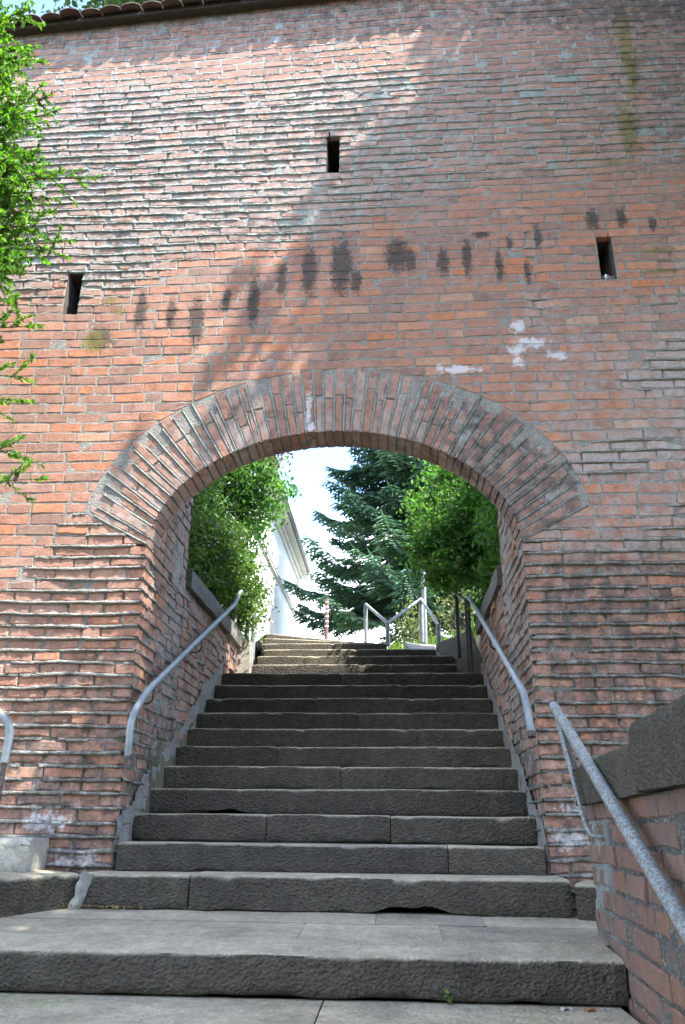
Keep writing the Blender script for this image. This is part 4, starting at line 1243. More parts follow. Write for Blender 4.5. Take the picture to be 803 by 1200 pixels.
V1p, V2p, V3p, V4p = (0.07, 5.0, 3.84), (0.36, 4.55, 3.70), (0.80, 4.9, 3.82), (0.97, 4.15, 3.53)
V1t, V2t, V3t, V4t = (0.07, 5.0, 4.36), (0.36, 4.55, 3.99), (0.80, 4.9, 4.40), (0.97, 4.15, 3.86)
rail_thing('railing', 'zigzag galvanised steel railing beside the grassy bank', [
    ('post', [V1p, V1t], 0.026, M_RAILG, 0), ('post', [V2p, V2t], 0.028, M_RAILG, 0),
    ('post', [V3p, V3t], 0.030, M_RAILG, 0), ('post', [V4p, V4t], 0.028, M_RAILG, 0),
    ('top_rail', [V1t, V2t], 0.021, M_RAILG, 0), ('top_rail', [V2t, V3t], 0.021, M_RAILG, 0), ('top_rail', [V3t, V4t], 0.021, M_RAILG, 0)], (0.55, 4.6, 3.7))
m_ = MB(); m_.tube([(0.86, 5.35, 3.7), (0.86, 5.35, 5.6)], 0.031, 14)
o = m_.build('metal_pole', M_RAILG, None, origin=(0.86, 5.35, 3.7)); smooth_by_angle(o, 50)
tag(o, 'tall galvanised metal pole rising behind the zigzag railing into the foliage', 'pole')
# striped marker pole
sp_ = empty('marker_pole', (-0.70, 8.0, 3.8), 'slim red and white banded marker pole in front of the white house', 'pole')
M_RED = mat_plain('faded_red_paint', (0.15, 0.07, 0.06), 0.7, 0.15, 8); M_WHT = mat_plain('white_band_paint', (0.45, 0.43, 0.42), 0.7, 0.06, 8)
m_ = MB(); m_.tube([(-0.70, 8.0, 3.8), (-0.70, 8.0, 5.28)], 0.032, 12); o = m_.build('pole', M_RED, sp_, origin=(-0.70, 8.0, 3.8)); o.location = (0, 0, 0); smooth_by_angle(o, 50)
for z in np.arange(4.78, 5.26, 0.085):
    m_ = MB(); m_.tube([(-0.70, 8.0, z), (-0.70, 8.0, z+0.028)], 0.0345, 12, True); o = m_.build('white_band', M_WHT, sp_, origin=(-0.70, 8.0, 3.8)); o.location = (0, 0, 0); smooth_by_angle(o, 50)

# ------------------------------------------------------------------ white house
hs = empty('house', (-6, 13, 3.88), 'white plastered house with a projecting grey eave beyond the hedge', 'house')
HO = (-6, 13, 3.88)
def hpart(name, mb_, mat, parent=None, smooth=False):
    o = mb_.build(name, mat, parent or hs, smooth, origin=HO); o.location = (0, 0, 0); return o
HX, HY0, HY1, HE = -2.22, 8.4, 16.2, 8.30
m_ = MB(); m_.box(-9.5, HX, HY0, HY1, 3.6, HE+0.1); wall_h = hpart('wall', m_, M_PLASTER)
m_ = MB(); m_.box(-9.0, HX-0.55, HY1+0.002, HY1+3.6, 3.6, 6.75); hpart('wing', m_, M_PLASTER2)
for (a, b) in ((HY1-0.42, HY1-0.004),):
    m_ = MB(); m_.box(HX+0.002, HX+0.055, a, b, 3.6, HE-0.32); hpart('pilaster', m_, M_PLASTER)
m_ = MB(); m_.box(HX+0.003, HX+0.05, HY0, HY1-0.45, 6.9, 6.96); m_.box(HX+0.003, HX+0.07, HY0, HY1-0.45, 6.96, 6.985); hpart('string_course', m_, M_PLASTER2)
m_ = MB(); m_.box(HX+0.004, HX+0.05, HY0, HY1+.05, HE-0.24, HE-0.12); m_.box(HX+0.004, HX+0.11, HY0, HY1+.08, HE-0.12, HE-0.002); hpart('cornice', m_, M_PLASTER2)
rf = MB()
prof = [(HX+0.27, HE+0.02), (HX+0.27, HE+0.10), (-5.9, HE+3.0), (-10.1, HE+0.1), (-10.1, HE+0.02)]
ys2 = (HY0-0.4, HY1+0.45)
rf.add([(x, y, z) for y in ys2 for x, z in prof], [(0, 1, 6, 5), (1, 2, 7, 6), (2, 3, 8, 7), (3, 4, 9, 8), (4, 0, 5, 9), (0, 4, 3, 2, 1), (5, 6, 7, 8, 9)])
roof_h = hpart('roof', rf, M_TILE)
m_ = MB(); m_.box(HX+0.02, HX+0.268, HY0-0.38, HY1+0.43, HE+0.0, HE+0.018); hpart('soffit', m_, M_PLASTER2)
m_ = MB(); m_.tube([(HX+0.31, HY0-0.3, HE+0.1), (HX+0.31, HY1+0.5, HE+0.08)], 0.05, 10); hpart('gutter', m_, M_EAVE, None, True)
m_ = MB(); m_.tube(bend([(HX+0.31, HY1-0.1, HE+0.05), (HX+0.25, HY1-0.1, HE-0.2), (HX+0.11, HY1-0.1, HE-0.5), (HX+0.11, HY1-0.1, 3.9)], 0.1), 0.045, 10); hpart('downpipe', m_, M_PLASTER2, None, True)
m_ = MB(); m_.box(-9.4, HX-0.4, HY1+0.45, HY1+3.9, 6.75, 6.85); hpart('wing_roof', m_, M_EAVE)
lm = MB(); lm.tube(bend([(HX+0.06, 9.05, 5.2), (HX+0.22, 9.05, 5.28), (HX+0.42, 9.05, 5.12)], 0.08), 0.03, 8); hpart('lamp_arm', lm, M_EAVE, None, True)

# ------------------------------------------------------------------ foliage machinery
def leaf_quads(C, size, rg, aspect=1.8, up_bias=0.3, spread=None, dirs=None, fold=False):
    """rhombic leaves at centres C; returns verts, faces"""
    n = len(C)
    if dirs is None:
        d = rg.normal(size=(n, 3)); d[:, 2] -= 0.2
    else:
        d = dirs+rg.normal(0, 0.35, (n, 3))
    d /= np.linalg.norm(d, axis=1)[:, None]
    nrm = rg.normal(size=(n, 3)); nrm[:, 2] += up_bias*3
    s = np.cross(d, nrm); s /= np.linalg.norm(s, axis=1)[:, None]+1e-9
    L = (size*rg.uniform(0.6, 1.3, n))[:, None]; W = L/aspect
    if not fold:
        V = np.stack([C-d*L*0.5, C+s*W*0.5-d*L*0.05, C+d*L*0.5, C-s*W*0.5-d*L*0.05], 1).reshape(-1, 3)
        F = np.arange(4*n).reshape(n, 4)
        k = 4
    else:
        nn = np.cross(s, d)
        a = C-d*L*0.5; b = C+d*L*0.5-nn*L*0.10; m1 = C-nn*L*0.02
        l1 = C-d*L*0.12+s*W*0.5+nn*W*0.18; r1 = C-d*L*0.12-s*W*0.5+nn*W*0.18
        V = np.stack([a, l1, b, m1, r1], 1).reshape(-1, 3)
        i = np.arange(n)[:, None]*5
        F = np.concatenate([i+np.array([[0, 1, 2, 3]]), i+np.array([[0, 3, 2, 4]])])
        k = 5
    return V, F, k
def leaf_mesh(name, C, size, rg, mat, r1=None, **kw):
    V, F, k = leaf_quads(C, size, rg, **kw)
    n = len(C)
    if r1 is None: r1 = rg.uniform(size=n)
    ca = np.stack([r1, rg.uniform(size=n), rg.uniform(size=n), np.ones(n)], -1)
    return mesh_np(name, V, F, mat, False, {'ca': np.repeat(ca, k, 0)})
def clump_points(centre, radii, n_clump, per, r_clump, rg, shell=0.55, keep=None, squash=0.8):
    """leaf centres in clumps spread through an ellipsoid, more towards the outside"""
    c = rg.normal(size=(n_clump*3, 3)); c /= np.linalg.norm(c, axis=1)[:, None]
    rad = (shell+(1-shell)*rg.uniform(size=(len(c), 1)))*rg.uniform(0.70, 1.22, (len(c), 1))
    c = np.asarray(centre)+c*rad*np.asarray(radii)
    if keep is not None: c = c[keep(c)]
    c = c[:n_clump]
    pts = []; rr_ = []
    for q in c:
        m = int(per*rg.uniform(0.5, 1.5)); g = rg.normal(0, 1, (m, 3))*r_clump*rg.uniform(0.6, 1.3)*np.array([1, 1, squash])
        pts.append(q+g); rr_.append(np.full(m, rg.uniform()))
    P = np.concatenate(pts); R = np.concatenate(rr_)
    return P, np.clip(R*0.6+rg.uniform(size=len(P))*0.4, 0, 1), c
def tree(name, label, cat, base, trunk_pts, trunk_r, limbs, crown, mat, size, rg, aspect=1.8, up_bias=0.3, group=None, bark=None, fold=False):
    root = empty(name, base, label, cat, group)
    b = np.asarray(base)
    m_ = MB(); m_.tube(trunk_pts, trunk_r, 10)
    for (pts, rad) in limbs: m_.tube(pts, rad, 6)
    o = m_.build('trunk', bark or M_BARK, root, True, origin=tuple(base)); o.location = (0, 0, 0)
    P, R = crown
    me = leaf_mesh('crown', P-b, size, rg, mat, R, aspect=aspect, up_bias=up_bias, fold=fold)
    obj('crown', me, root)
    return root
def limbs_to(cl, hub, rg, r0=0.02, n=14):
    out = []
    for q in cl[rg.permutation(len(cl))[:n]]:
        h = np.asarray(hub(q)); mid = (h+q)/2+rg.normal(0, 0.06, 3)*np.linalg.norm(q-h)
        out.append(([tuple(h), tuple(mid), tuple(q)], [r0, r0*0.6, r0*0.2]))
    return out

LEAF_BOX = mat_leaf('box_leaf', [(0, (0.035, 0.080, 0.018)), (0.5, (0.068, 0.14, 0.034)), (1, (0.16, 0.24, 0.058))], 0.4, 0.45)
LEAF_THUJA = mat_leaf('thuja_spray', [(0, (0.030, 0.090, 0.026)), (0.6, (0.080, 0.195, 0.050)), (1, (0.155, 0.285, 0.075))], 0.5, 0.6)
LEAF_SPRUCE = mat_leaf('spruce_needle', [(0, (0.040, 0.095, 0.062)), (0.5, (0.095, 0.195, 0.125)), (1, (0.20, 0.32, 0.20))], 0.2, 0.6, (0.9, 1.1, 0.8))
LEAF_BRIGHT = mat_leaf('privet_leaf', [(0, (0.03, 0.105, 0.014)), (0.5, (0.075, 0.19, 0.022)), (1, (0.15, 0.29, 0.04))], 0.5, 0.4, (1.4, 1.5, 0.5))
LEAF_DARK = mat_leaf('broad_leaf', [(0, (0.02, 0.05, 0.012)), (0.6, (0.04, 0.09, 0.02)), (1, (0.08, 0.13, 0.03))], 0.4, 0.5)
LEAF_BROWN = mat_leaf('withered_spray', [(0, (0.10, 0.06, 0.035)), (1, (0.22, 0.14, 0.08))], 0.3, 0.7, (1, 0.9, 0.7))
LEAF_PALE = mat_leaf('pale_leaf_spray', [(0, (0.07, 0.10, 0.035)), (0.5, (0.13, 0.17, 0.06)), (1, (0.24, 0.26, 0.12))], 0.4, 0.55, (1.1, 1.15, 0.8))
GRASS = mat_leaf('grass_blade', [(0, (0.06, 0.13, 0.02)), (1, (0.17, 0.27, 0.05))], 0.45, 0.5)

# left: clipped box bush hanging over the retaining wall
rg = np.random.default_rng(101)
P1, R1, c1 = clump_points((-1.62, 2.05, 4.22), (0.46, 0.95, 0.75), 260, 70, 0.085, rg, 0.35)
P2, R2, c2 = clump_points((-1.50, 2.95, 4.10), (0.46, 0.75, 0.72), 280, 70, 0.08, rg, 0.35)
P3, R3, c3 = clump_points((-1.36, 3.35, 3.85), (0.40, 0.4, 0.45), 100, 60, 0.07, rg, 0.3)
PB = np.concatenate([P1, P2, P3]); RB = np.concatenate([R1, R2, R3]); cB = np.concatenate([c1, c2, c3])
kp = (PB[:, 2] > 3.68-0.5*np.clip((PB[:, 1]-3.2), 0, 1)) | (PB[:, 0] > -1.2)
kp &= PB[:, 1] > WALL_T+0.06
tree('box_bush', 'dense small leaved box bush spilling over the left retaining wall', 'bush', (-1.75, 2.5, 3.4),
     [(-1.75, 2.5, 3.3), (-1.7, 2.5, 3.7), (-1.6, 2.45, 4.1)], [0.05, 0.04, 0.02],
     limbs_to(cB, lambda q: (-1.68, 2.5, 3.7), rg, 0.014, 40), (PB[kp], RB[kp]), LEAF_BOX, 0.040, rg, 1.6)
# left: taller arborvitae behind it
rg = np.random.default_rng(102)
P1, R1, c1 = clump_points((-2.0, 4.2, 5.3), (0.90, 0.85, 1.9), 380, 80, 0.10, rg, 0.5)
P2, R2, c2 = clump_points((-1.35, 4.0, 5.75), (0.52, 0.5, 0.65), 70, 50, 0.09, rg, 0.3)
tree('arborvitae', 'tall dark arborvitae rising behind the box bush', 'tree', (-2.0, 4.2, 3.7),
     [(-2.0, 4.2, 3.4), (-2.0, 4.2, 5.0), (-1.95, 4.2, 7.0)], [0.09, 0.07, 0.02], limbs_to(np.concatenate([c1, c2]), lambda q: (-2.0, 4.2, max(3.9, q[2]-0.4)), rg, 0.016, 50),
     (np.concatenate([P1, P2]), np.concatenate([R1, R2])), LEAF_THUJA, 0.075, rg, 2.2)
rg = np.random.default_rng(103)
# withered brown tips
P1, R1, c1 = clump_points((-1.15, 4.05, 6.15), (0.36, 0.35, 0.32), 22, 16, 0.07, rg, 0.3)
tree('withered_shrub', 'sparse brownish shrub tips beside the dark arborvitae', 'shrub', (-1.5, 4.3, 3.8), [(-1.5, 4.3, 3.7), (-1.42, 4.25, 5.2), (-1.25, 4.1, 6.0)], [0.03, 0.02, 0.006],
     limbs_to(c1, lambda q: (-1.3, 4.15, 5.8), rg, 0.007, 18), (P1, R1), LEAF_BROWN, 0.055, rg, 1.6, bark=M_TWIG)
# right: broad arborvitae overhanging the right wall
rg = np.random.default_rng(104)
kr = lambda c: (c[:, 0] > 0.62)
P1, R1, c1 = clump_points((1.85, 3.2, 4.95), (1.02, 1.15, 1.10), 340, 80, 0.10, rg, 0.5, kr)
P2, R2, c2 = clump_points((1.75, 2.0, 4.35), (0.42, 0.75, 0.70), 120, 60, 0.08, rg, 0.5)
P3, R3, c3 = clump_points((1.25, 3.9, 5.15), (0.58, 0.6, 0.90), 190, 60, 0.09, rg, 0.5)
P5, R5, c5 = clump_points((1.62, 2.4, 3.98), (0.34, 0.95, 0.42), 130, 55, 0.08, rg, 0.4)
P4, R4, c4 = clump_points((1.02, 3.3, 4.48), (0.40, 0.5, 0.42), 110, 55, 0.08, rg, 0.4)
PB = np.concatenate([P1, P2, P3, P4, P5]); RB = np.concatenate([R1, R2, R3, R4, R5]); kp = (PB[:, 1] > WALL_T+0.06)
tree('arborvitae', 'broad green arborvitae overhanging the right retaining wall', 'tree', (1.95, 3.1, 3.4),
     [(1.95, 3.1, 3.3), (1.92, 3.1, 4.2), (1.85, 3.15, 5.4)], [0.10, 0.07, 0.03], limbs_to(np.concatenate([c1, c2, c3]), lambda q: (1.92, 3.1, max(3.7, q[2]-0.5)), rg, 0.016, 60),
     (PB[kp], RB[kp]), LEAF_THUJA, 0.07, rg, 2.2)
# shrubs on the bank behind the railing
for sd, c_, r_, lab in ((105, (1.55, 6.6, 4.65), (0.7, 0.6, 0.65), 'pale loose shrub on the bank behind the metal pole'), (106, (0.75, 7.0, 4.45), (0.35, 0.4, 0.5), 'thin leafy shrub showing between the zigzag railing posts')):
    rg = np.random.default_rng(sd)
    P1, R1, c1 = clump_points(c_, r_, 46, 14, 0.09, rg, 0.3)
    tree('shrub', lab, 'shrub', (c_[0], c_[1], 3.8), [(c_[0], c_[1], 3.7), (c_[0]+.05, c_[1], 4.5)], [0.03, 0.012], limbs_to(c1, lambda q: (c_[0], c_[1], 4.1), rg, 0.008, 30), (P1, R1), LEAF_PALE, 0.06, rg, 1.5, bark=M_TWIG)

# ------------------------------------------------------------------ spruce
def spruce(base, H, R, rg, label, zlo=1.3):
    root = empty('spruce_tree', base, label, 'tree')
    tr = MB(); tr.tube([(0, 0, 0), (0.03, 0.02, H*0.5), (0, 0, H)], [0.20, 0.12, 0.015], 10)
    V = []; A = []
    def strip(p, d, L, w, shade):
        d = d/np.linalg.norm(d)
        s = np.cross(d, np.array([0, 0, 1.0])); s = s/(np.linalg.norm(s)+1e-6); n = np.cross(s, d)
        for sd_ in (s, n*0.7+s*0.2):
            V.append(np.array([p, p+d*L*0.35+sd_*w, p+d*L, p+d*L*0.35-sd_*w])); A.append(shade)
    z = zlo
    while z < H-0.3:
        t = (z-zlo)/(H-zlo); Lb = R*(1-t)**0.85*1.0+0.15
        nb = 8 if t < 0.6 else 6
        a0 = rg.uniform(0, 6.28)
        for b in range(nb):
            an = a0+b*2*math.pi/nb+rg.normal(0, 0.18); Lq = Lb*rg.uniform(0.72, 1.12)
            zz = z+rg.normal(0, 0.10)
            dh = np.array([math.cos(an), math.sin(an), 0]); side = np.array([-math.sin(an), math.cos(an), 0])
            m = 9; ss = np.linspace(0, 1, m)
            droop = rg.uniform(0.16, 0.30)
            pts = np.array([[0, 0, zz]])+dh[None]*(ss*Lq)[:, None]
            pts[:, 2] += -droop*Lq*np.sin(ss*2.2)+0.10*Lq*ss**3
            tr.tube([tuple(p) for p in pts[::2]], [0.035*(1-t)+.01, 0.025*(1-t)+.007, 0.016*(1-t)+.005, 0.01, 0.004], 5, False)
            bshade = rg.uniform(0, 0.55)
            ntw = int(Lq/0.075)
            for q in range(3, ntw):
                f = q/ntw; p = np.array([np.interp(f, ss, pts[:, i]) for i in range(3)])
                for sg in (-1, 1):
                    tl = 0.50*min(1, Lq)*math.sin(math.pi*min(1, 0.12+f*0.88))**0.7*rg.uniform(0.7, 1.2)+0.07
                    d = dh*rg.uniform(0.45, 0.8)+side*sg*rg.uniform(0.6, 1.0)+np.array([0, 0, -rg.uniform(0.15, 0.45)])
                    d /= np.linalg.norm(d)
                    strip(p, d, tl, 0.042, bshade+rg.uniform(0, 0.3))
                    for e in np.arange(0.10, tl-0.04, 0.095):
                        pe = p+d*e
                        for s2 in (-1, 1):
                            d2 = d*0.75+np.cross(d, [0, 0, 1.0])*s2*0.75+np.array([0, 0, -rg.uniform(0.0, 0.35)])
                            strip(pe, d2, 0.19*rg.uniform(0.6, 1.3), 0.030, bshade+rg.uniform(0.05, 0.45))
            strip(pts[-2], pts[-1]-pts[-2], Lq/m*1.8, 0.035, bshade+0.35)
        z += 0.35+0.12*rg.uniform()
    V = np.concatenate(V); n = len(V)//4
    ca = np.zeros((n, 4)); ca[:, 0] = np.clip(np.repeat(np.array(A), 2)[:n] if len(A)*2 == n else np.array(A)[:n], 0, 1); ca[:, 1] = rg.uniform(size=n); ca[:, 3] = 1
    obj('crown', mesh_np('crown', V, np.arange(4*n).reshape(n, 4), LEAF_SPRUCE, False, {'ca': np.repeat(ca, 4, 0)}), root)
    obj('trunk', tr.mesh('trunk', M_BARK, True), root)
    return root
spruce((1.25, 12.0, 3.85), 12.5, 3.25, np.random.default_rng(201), 'large blue green spruce with layered drooping branches beyond the railing', 2.45)

# ------------------------------------------------------------------ near left tree: leafy branches hanging into the picture
rg = np.random.default_rng(301)
nl = empty('leafy_tree', (-3.6, -1.1, 0.9), 'bright green small leaved tree with branches reaching across the wall', 'tree')
NLO = np.array([-3.6, -1.1, 0.9])
trk = MB(); trk.tube([(-3.6, -1.1, 0.6), (-3.5, -1.1, 3.0), (-3.3, -1.05, 5.5), (-3.2, -1.0, 8.4)], [0.13, 0.10, 0.06, 0.012], 10)
LC, LD, LR = [], [], []
def spray(p0, p1, n_tw, tw_len, dens=1.0):
    p0, p1 = np.asarray(p0, float), np.asarray(p1, float)
    mid = (p0+p1)/2+np.array([0, 0, 0.12*np.linalg.norm(p1-p0)])
    ts = np.linspace(0, 1, 9)[:, None]; cv = p0*(1-ts)**2+mid*2*ts*(1-ts)+p1*ts*ts
    trk.tube([tuple(c) for c in cv], list(np.linspace(0.016, 0.003, 9)), 5, False)
    br = rg.uniform()
    for i in range(n_tw):
        f = 0.25+0.75*(i+rg.uniform())/n_tw
        b = np.array([np.interp(f, ts[:, 0], cv[:, k]) for k in range(3)])
        d = (p1-p0)/np.linalg.norm(p1-p0)*0.7+rg.normal(0, 0.55, 3); d /= np.linalg.norm(d)
        L = tw_len*rg.uniform(0.5, 1.1)*(1.1-0.5*f)
        e = b+d*L+np.array([0, 0, -0.02])
        trk.tube([tuple(b), tuple((b+e)/2+rg.normal(0, .008, 3)), tuple(e)], [0.004, 0.003, 0.0015], 4, False)
        m = int(L/0.012*dens)
        for q in range(m):
            t = (q+0.5)/m; c = b+(e-b)*t
            pd_ = np.cross(d, rg.normal(size=3)); pd_ /= np.linalg.norm(pd_)+1e-9
            dd = d*0.6+pd_*0.8
            LC.append(c+dd*0.014); LD.append(dd); LR.append(np.clip(br*0.4+rg.uniform()*0.6, 0, 1))
hub = lambda z: np.array([-3.3, -1.05, z])
ends = [(-1.72, -1.0, 5.82), (-1.95, -0.95, 5.95), (-1.9, -0.9, 5.35), (-1.85, -1.0, 5.15), (-2.05, -1.05, 6.4), (-2.15, -0.9, 6.75), (-2.35, -0.95, 7.1), (-2.4, -1.05, 7.5),
        (-2.05, -1.0, 4.75), (-1.95, -0.95, 4.62), (-2.1, -1.1, 4.95), (-2.2, -1.0, 5.6), (-2.2, -0.9, 6.1), (-2.3, -0.95, 6.5), (-2.25, -1.1, 5.2), (-1.72, -1.0, 3.50), (-1.88, -0.95, 3.72),
        (-2.0, -1.0, 4.05), (-2.0, -0.9, 4.28), (-2.4, -1, 6.9), (-2.3, -1.1, 5.9), (-2.45, -0.9, 7.3), (-2.15, -1.05, 5.0), (-2.05, -1.05, 5.5)]
for e in ends:
    e = np.array(e)
    s_z = e[2]-0.35+rg.normal(0, 0.15)
    spray((-3.2+rg.normal(0, .1), -1.05, s_z), e, 20, 0.36)
for i in range(150):     # dense edge of the crown along the wall
    z = rg.uniform(5.0, 7.7); xr_ = np.interp(z, [5.0, 5.8, 6.6, 7.7], [-2.12, -2.02, -2.3, -2.65])-rg.uniform(0.0, 0.55)
    spray((-3.1, -1.05, z-0.3), (xr_, -1.0+rg.normal(0, 0.12), z), 16, 0.30)
for i in range(60):     # the rest of the crown, beyond the picture
    z = rg.uniform(4.0, 8.2); a = rg.uniform(0, 6.28); L = rg.uniform(0.5, 1.1)
    e = np.array([-3.4+math.cos(a)*L, -1.1+math.sin(a)*L, z]) 
    if e[0] > -2.6: e[0] = -2.6-rg.uniform(0, .3)
    spray((-3.35, -1.08, z-0.3), e, 9, 0.32, 0.8)
o = obj('branches', trk.mesh('branches', M_TWIG, True, tuple(NLO)), nl)
o.name = 'trunk'
obj('crown', leaf_mesh('crown', np.array(LC)-NLO, 0.047, rg, LEAF_BRIGHT, np.array(LR), aspect=1.9, up_bias=0.5, dirs=np.array(LD), fold=True), nl)

# ------------------------------------------------------------------ big shade tree to the right of the stairs (outside the picture) and a tall tree behind the wall
rg = np.random.default_rng(401)
ksh = lambda c: (c[:, 2] > 6.3)
P1, R1, c1 = clump_points((5.2, -2.0, 9.0), (2.7, 2.2, 3.0), 420, 55, 0.22, rg, 0.35, ksh)
for cc, rr3, nn3 in (((3.7, -3.8, 9.0), (1.9, 1.7, 1.7), 260), ((5.1, -1.67, 11.7), (2.1, 1.4, 2.0), 460)):
    Pq, Rq, cq = clump_points(cc, rr3, nn3, 55, 0.22, rg, 0.3, ksh)
    P1 = np.concatenate([P1, Pq]); R1 = np.concatenate([R1, Rq]); c1 = np.concatenate([c1, cq])
tree('shade_tree', 'spreading broadleaf tree shading the stairs from beside the parapet', 'tree', (5.4, -2.6, 0.3), [(5.4, -2.6, 0), (5.35, -2.55, 4.0), (5.2, -2.4, 7.0), (5.2, -2.4, 10.0)], [0.28, 0.22, 0.16, 0.04],
     limbs_to(c1, lambda q: (5.2, -2.4, max(6.0, q[2]-1.5)), rg, 0.05, 60), (P1, R1), LEAF_DARK, 0.15, rg, 1.5)
rg = np.random.default_rng(402)
P1, R1, c1 = clump_points((-4.3, 6.5, 18.5), (2.6, 2.4, 2.8), 260, 60, 0.22, rg, 0.4)
tree('tall_tree', 'tall dark tree whose crown shows above the tiled wall roof', 'tree', (-4.5, 6.5, 3.9), [(-4.5, 6.5, 3.6), (-4.45, 6.5, 11), (-4.3, 6.5, 17), (-4.3, 6.5, 20)], [0.3, 0.24, 0.14, 0.03],
     limbs_to(c1, lambda q: (-4.35, 6.5, max(14, q[2]-1.8)), rg, 0.05, 50), (P1, R1), LEAF_DARK, 0.14, rg, 1.6)

# unseen trees added behind the viewer to cut the frontal sky light
for sd, c_, r_, lab in ((411, (-5.5, -12.5, 6.2), (4.2, 3.2, 5.6), 'unseen broad tree added behind the viewer on the left to cut sky light'),
                        (412, (1.6, -13.5, 6.8), (4.0, 3.2, 6.2), 'unseen tall tree added behind the viewer facing the arch to cut sky light'),
                        (413, (8.5, -11.5, 6.2), (4.2, 3.4, 5.6), 'unseen broad tree added behind the viewer on the right to cut sky light')):
    rg = np.random.default_rng(sd)
    P1, R1, c1 = clump_points(c_, r_, 420, 26, 0.45, rg, 0.3, lambda c: c[:, 2] > 0.8)
    tree('sky_block_tree', lab, 'tree', (c_[0], c_[1], -0.1), [(c_[0], c_[1], -0.3), (c_[0], c_[1], c_[2]-2), (c_[0]+.2, c_[1], c_[2]+3)], [0.32, 0.24, 0.05],
         limbs_to(c1, lambda q: (c_[0], c_[1], max(2.2, q[2]-1.5)), rg, 0.06, 40), (P1, R1), LEAF_DARK, 0.34, rg, 1.4, group='added trees behind the viewer')

# ------------------------------------------------------------------ grass, litter, small weeds
rg = np.random.default_rng(501)
n = 9000
gx_ = rg.uniform(0.25, 3.0, n); gy_ = rg.uniform(4.35, 8.0, n)
kp = ~((gx_ < 1.0) & (gy_ < 4.7)); gx_, gy_ = gx_[kp], gy_[kp]; n = len(gx_)
gz_ = terrain_z(gx_, gy_)-0.01
ok = (np.abs(gx_-0.03) > 1.42) | (gy_ > 5.7); gx_, gy_, gz_ = gx_[ok], gy_[ok], gz_[ok]; n = len(gx_)
hh = rg.uniform(0.08, 0.24, n); a_ = rg.uniform(0, 6.28, n); w = 0.006
lx, ly = np.cos(a_), np.sin(a_); ln = rg.uniform(0.0, 0.10, n)
b0 = np.stack([gx_-ly*w, gy_+lx*w, gz_], 1); b1 = np.stack([gx_+ly*w, gy_-lx*w, gz_], 1)
m1 = np.stack([gx_+lx*ln*.4+ly*w*.7, gy_+ly*ln*.4-lx*w*.7, gz_+hh*.6], 1); m0 = np.stack([gx_+lx*ln*.4-ly*w*.7, gy_+ly*ln*.4+lx*w*.7, gz_+hh*.6], 1)
t1_ = np.stack([gx_+lx*ln, gy_+ly*ln, gz_+hh], 1); t0_ = t1_+np.array([0.001, 0, 0])
V = np.stack([b0, b1, m1, m0, t0_, t1_], 1).reshape(-1, 3)
i = np.arange(n)[:, None]*6
F = np.concatenate([i+np.array([[0, 1, 2, 3]]), i+np.array([[3, 2, 5, 4]])])
ca = np.repeat(np.stack([rg.uniform(size=n), rg.uniform(size=n), rg.uniform(size=n), np.ones(n)], -1), 6, 0)
tag(obj('grass', mesh_np('grass', V, F, GRASS, False, {'ca': ca})), 'short bright grass growing on the bank behind the railing', 'grass', kind='stuff')

def weed(loc, label, n_, size, hgt, seed):
    rg = np.random.default_rng(seed); root = empty('weed', loc, label, 'weed')
    C = rg.normal(0, 1, (n_, 3))*np.array([size, size, hgt]); C[:, 2] = np.abs(C[:, 2])+0.004
    obj('leaves', leaf_mesh('leaves', C, 0.018, rg, LEAF_BRIGHT, aspect=1.6), root)
    m_ = MB()
    for c in C[:min(8, n_)]: m_.tube([(0, 0, -0.005), tuple(c)], [0.0015, 0.0008], 4, False)
    obj('stems', m_.mesh('stems', M_TWIG), root)
weed((1.25, 0.66, 1.69), 'tiny green weed growing in the joint at the right end of a step', 40, 0.03, 0.03, 1)
weed((0.62, -1.415, 0.945), 'small green sprout at the foot of the lowest riser', 12, 0.012, 0.018, 2)
LITTER = mat_leaf('dry_litter', [(0, (0.12, 0.08, 0.03)), (0.6, (0.28, 0.20, 0.07)), (1, (0.34, 0.30, 0.16))], 0.2, 0.8, (1, 1, .8))
rg = np.random.default_rng(502); n = 150
C = np.stack([rg.normal(-1.20, 0.13, n), -0.375-np.abs(rg.normal(0, 0.025, n)), np.full(n, LZ(-0.4)+0.012)+rg.uniform(0, .008, n)], 1)
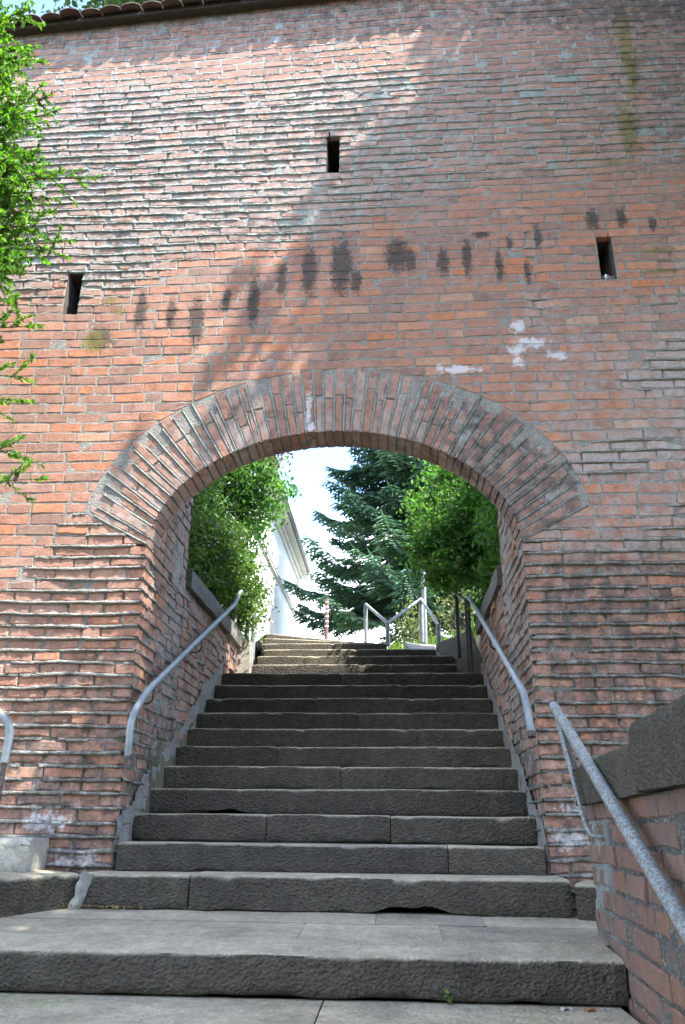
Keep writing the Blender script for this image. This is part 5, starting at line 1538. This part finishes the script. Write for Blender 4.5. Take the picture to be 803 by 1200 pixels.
tag(obj('leaf_litter', leaf_mesh('leaf_litter', C, 0.016, rg, LITTER, aspect=1.5, up_bias=1.5)), 'yellowish dry plant litter swept against the foot of the bottom step', 'litter', kind='stuff')
def flat_leaf(loc, size, rot, mat, label, nm, cat):
    m_ = MB(); k = 10; v = [(0, 0, 0.006)]; 
    for j in range(k):
        a = 2*math.pi*j/k; r = size*(0.55+0.45*abs(math.cos(a)))
        v.append((r*math.cos(a), r*math.sin(a)*0.6, 0.002+0.006*math.sin(3*a)))
    v2 = [(x, y, z-0.0015) for x, y, z in v]
    f = [(0, 1+j, 1+(j+1) % k) for j in range(k)]; m_.add(v, f); m_.add(v2, [q[::-1] for q in f])
    o = obj(nm, m_.mesh(nm, mat, True)); o.location = loc; o.rotation_euler = (0, 0, rot); tag(o, label, cat)
M_ORL = mat_plain('orange_leaf', (0.30, 0.13, 0.04), 0.7, 0.3, 30); M_PALE = mat_plain('pale_leaf', (0.5, 0.48, 0.42), 0.7, 0.2, 30)
flat_leaf((1.16, -1.47, 0.943), 0.028, 0.3, M_ORL, 'fallen orange leaf on the lowest tread by the parapet', 'fallen_leaf', 'leaf')
flat_leaf((1.07, -1.46, 0.943), 0.024, 0.1, M_PALE, 'pale dry leaf lying beside the orange leaf', 'fallen_leaf', 'leaf')

rg = np.random.default_rng(503)
gp = MB()
for i in range(260):
    if i < 150:
        x, y = rg.uniform(-1.4, 1.3), rg.choice([-0.39-abs(rg.normal(0, 0.05)), rg.uniform(-1.3, -0.4)]); z = LZ(y)
    else:
        x, y = rg.uniform(-1.2, 1.25), -1.43-abs(rg.normal(0, 0.06)); z = 0.943
    r = rg.uniform(0.002, 0.006); a = rg.uniform(0, 6.28)
    v = [(x+r*math.cos(a+k*2.1), y+r*math.sin(a+k*2.1), z-0.001) for k in range(3)]+[(x+rg.normal(0, .3)*r, y+rg.normal(0, .3)*r, z+r*rg.uniform(0.5, 1.1))]
    gp.add(v, [(0, 1, 3), (1, 2, 3), (2, 0, 3)])
tag(gp.build('grit', M_CONC), 'fine grit and crumbs of mortar scattered on the landing', 'grit', kind='stuff')
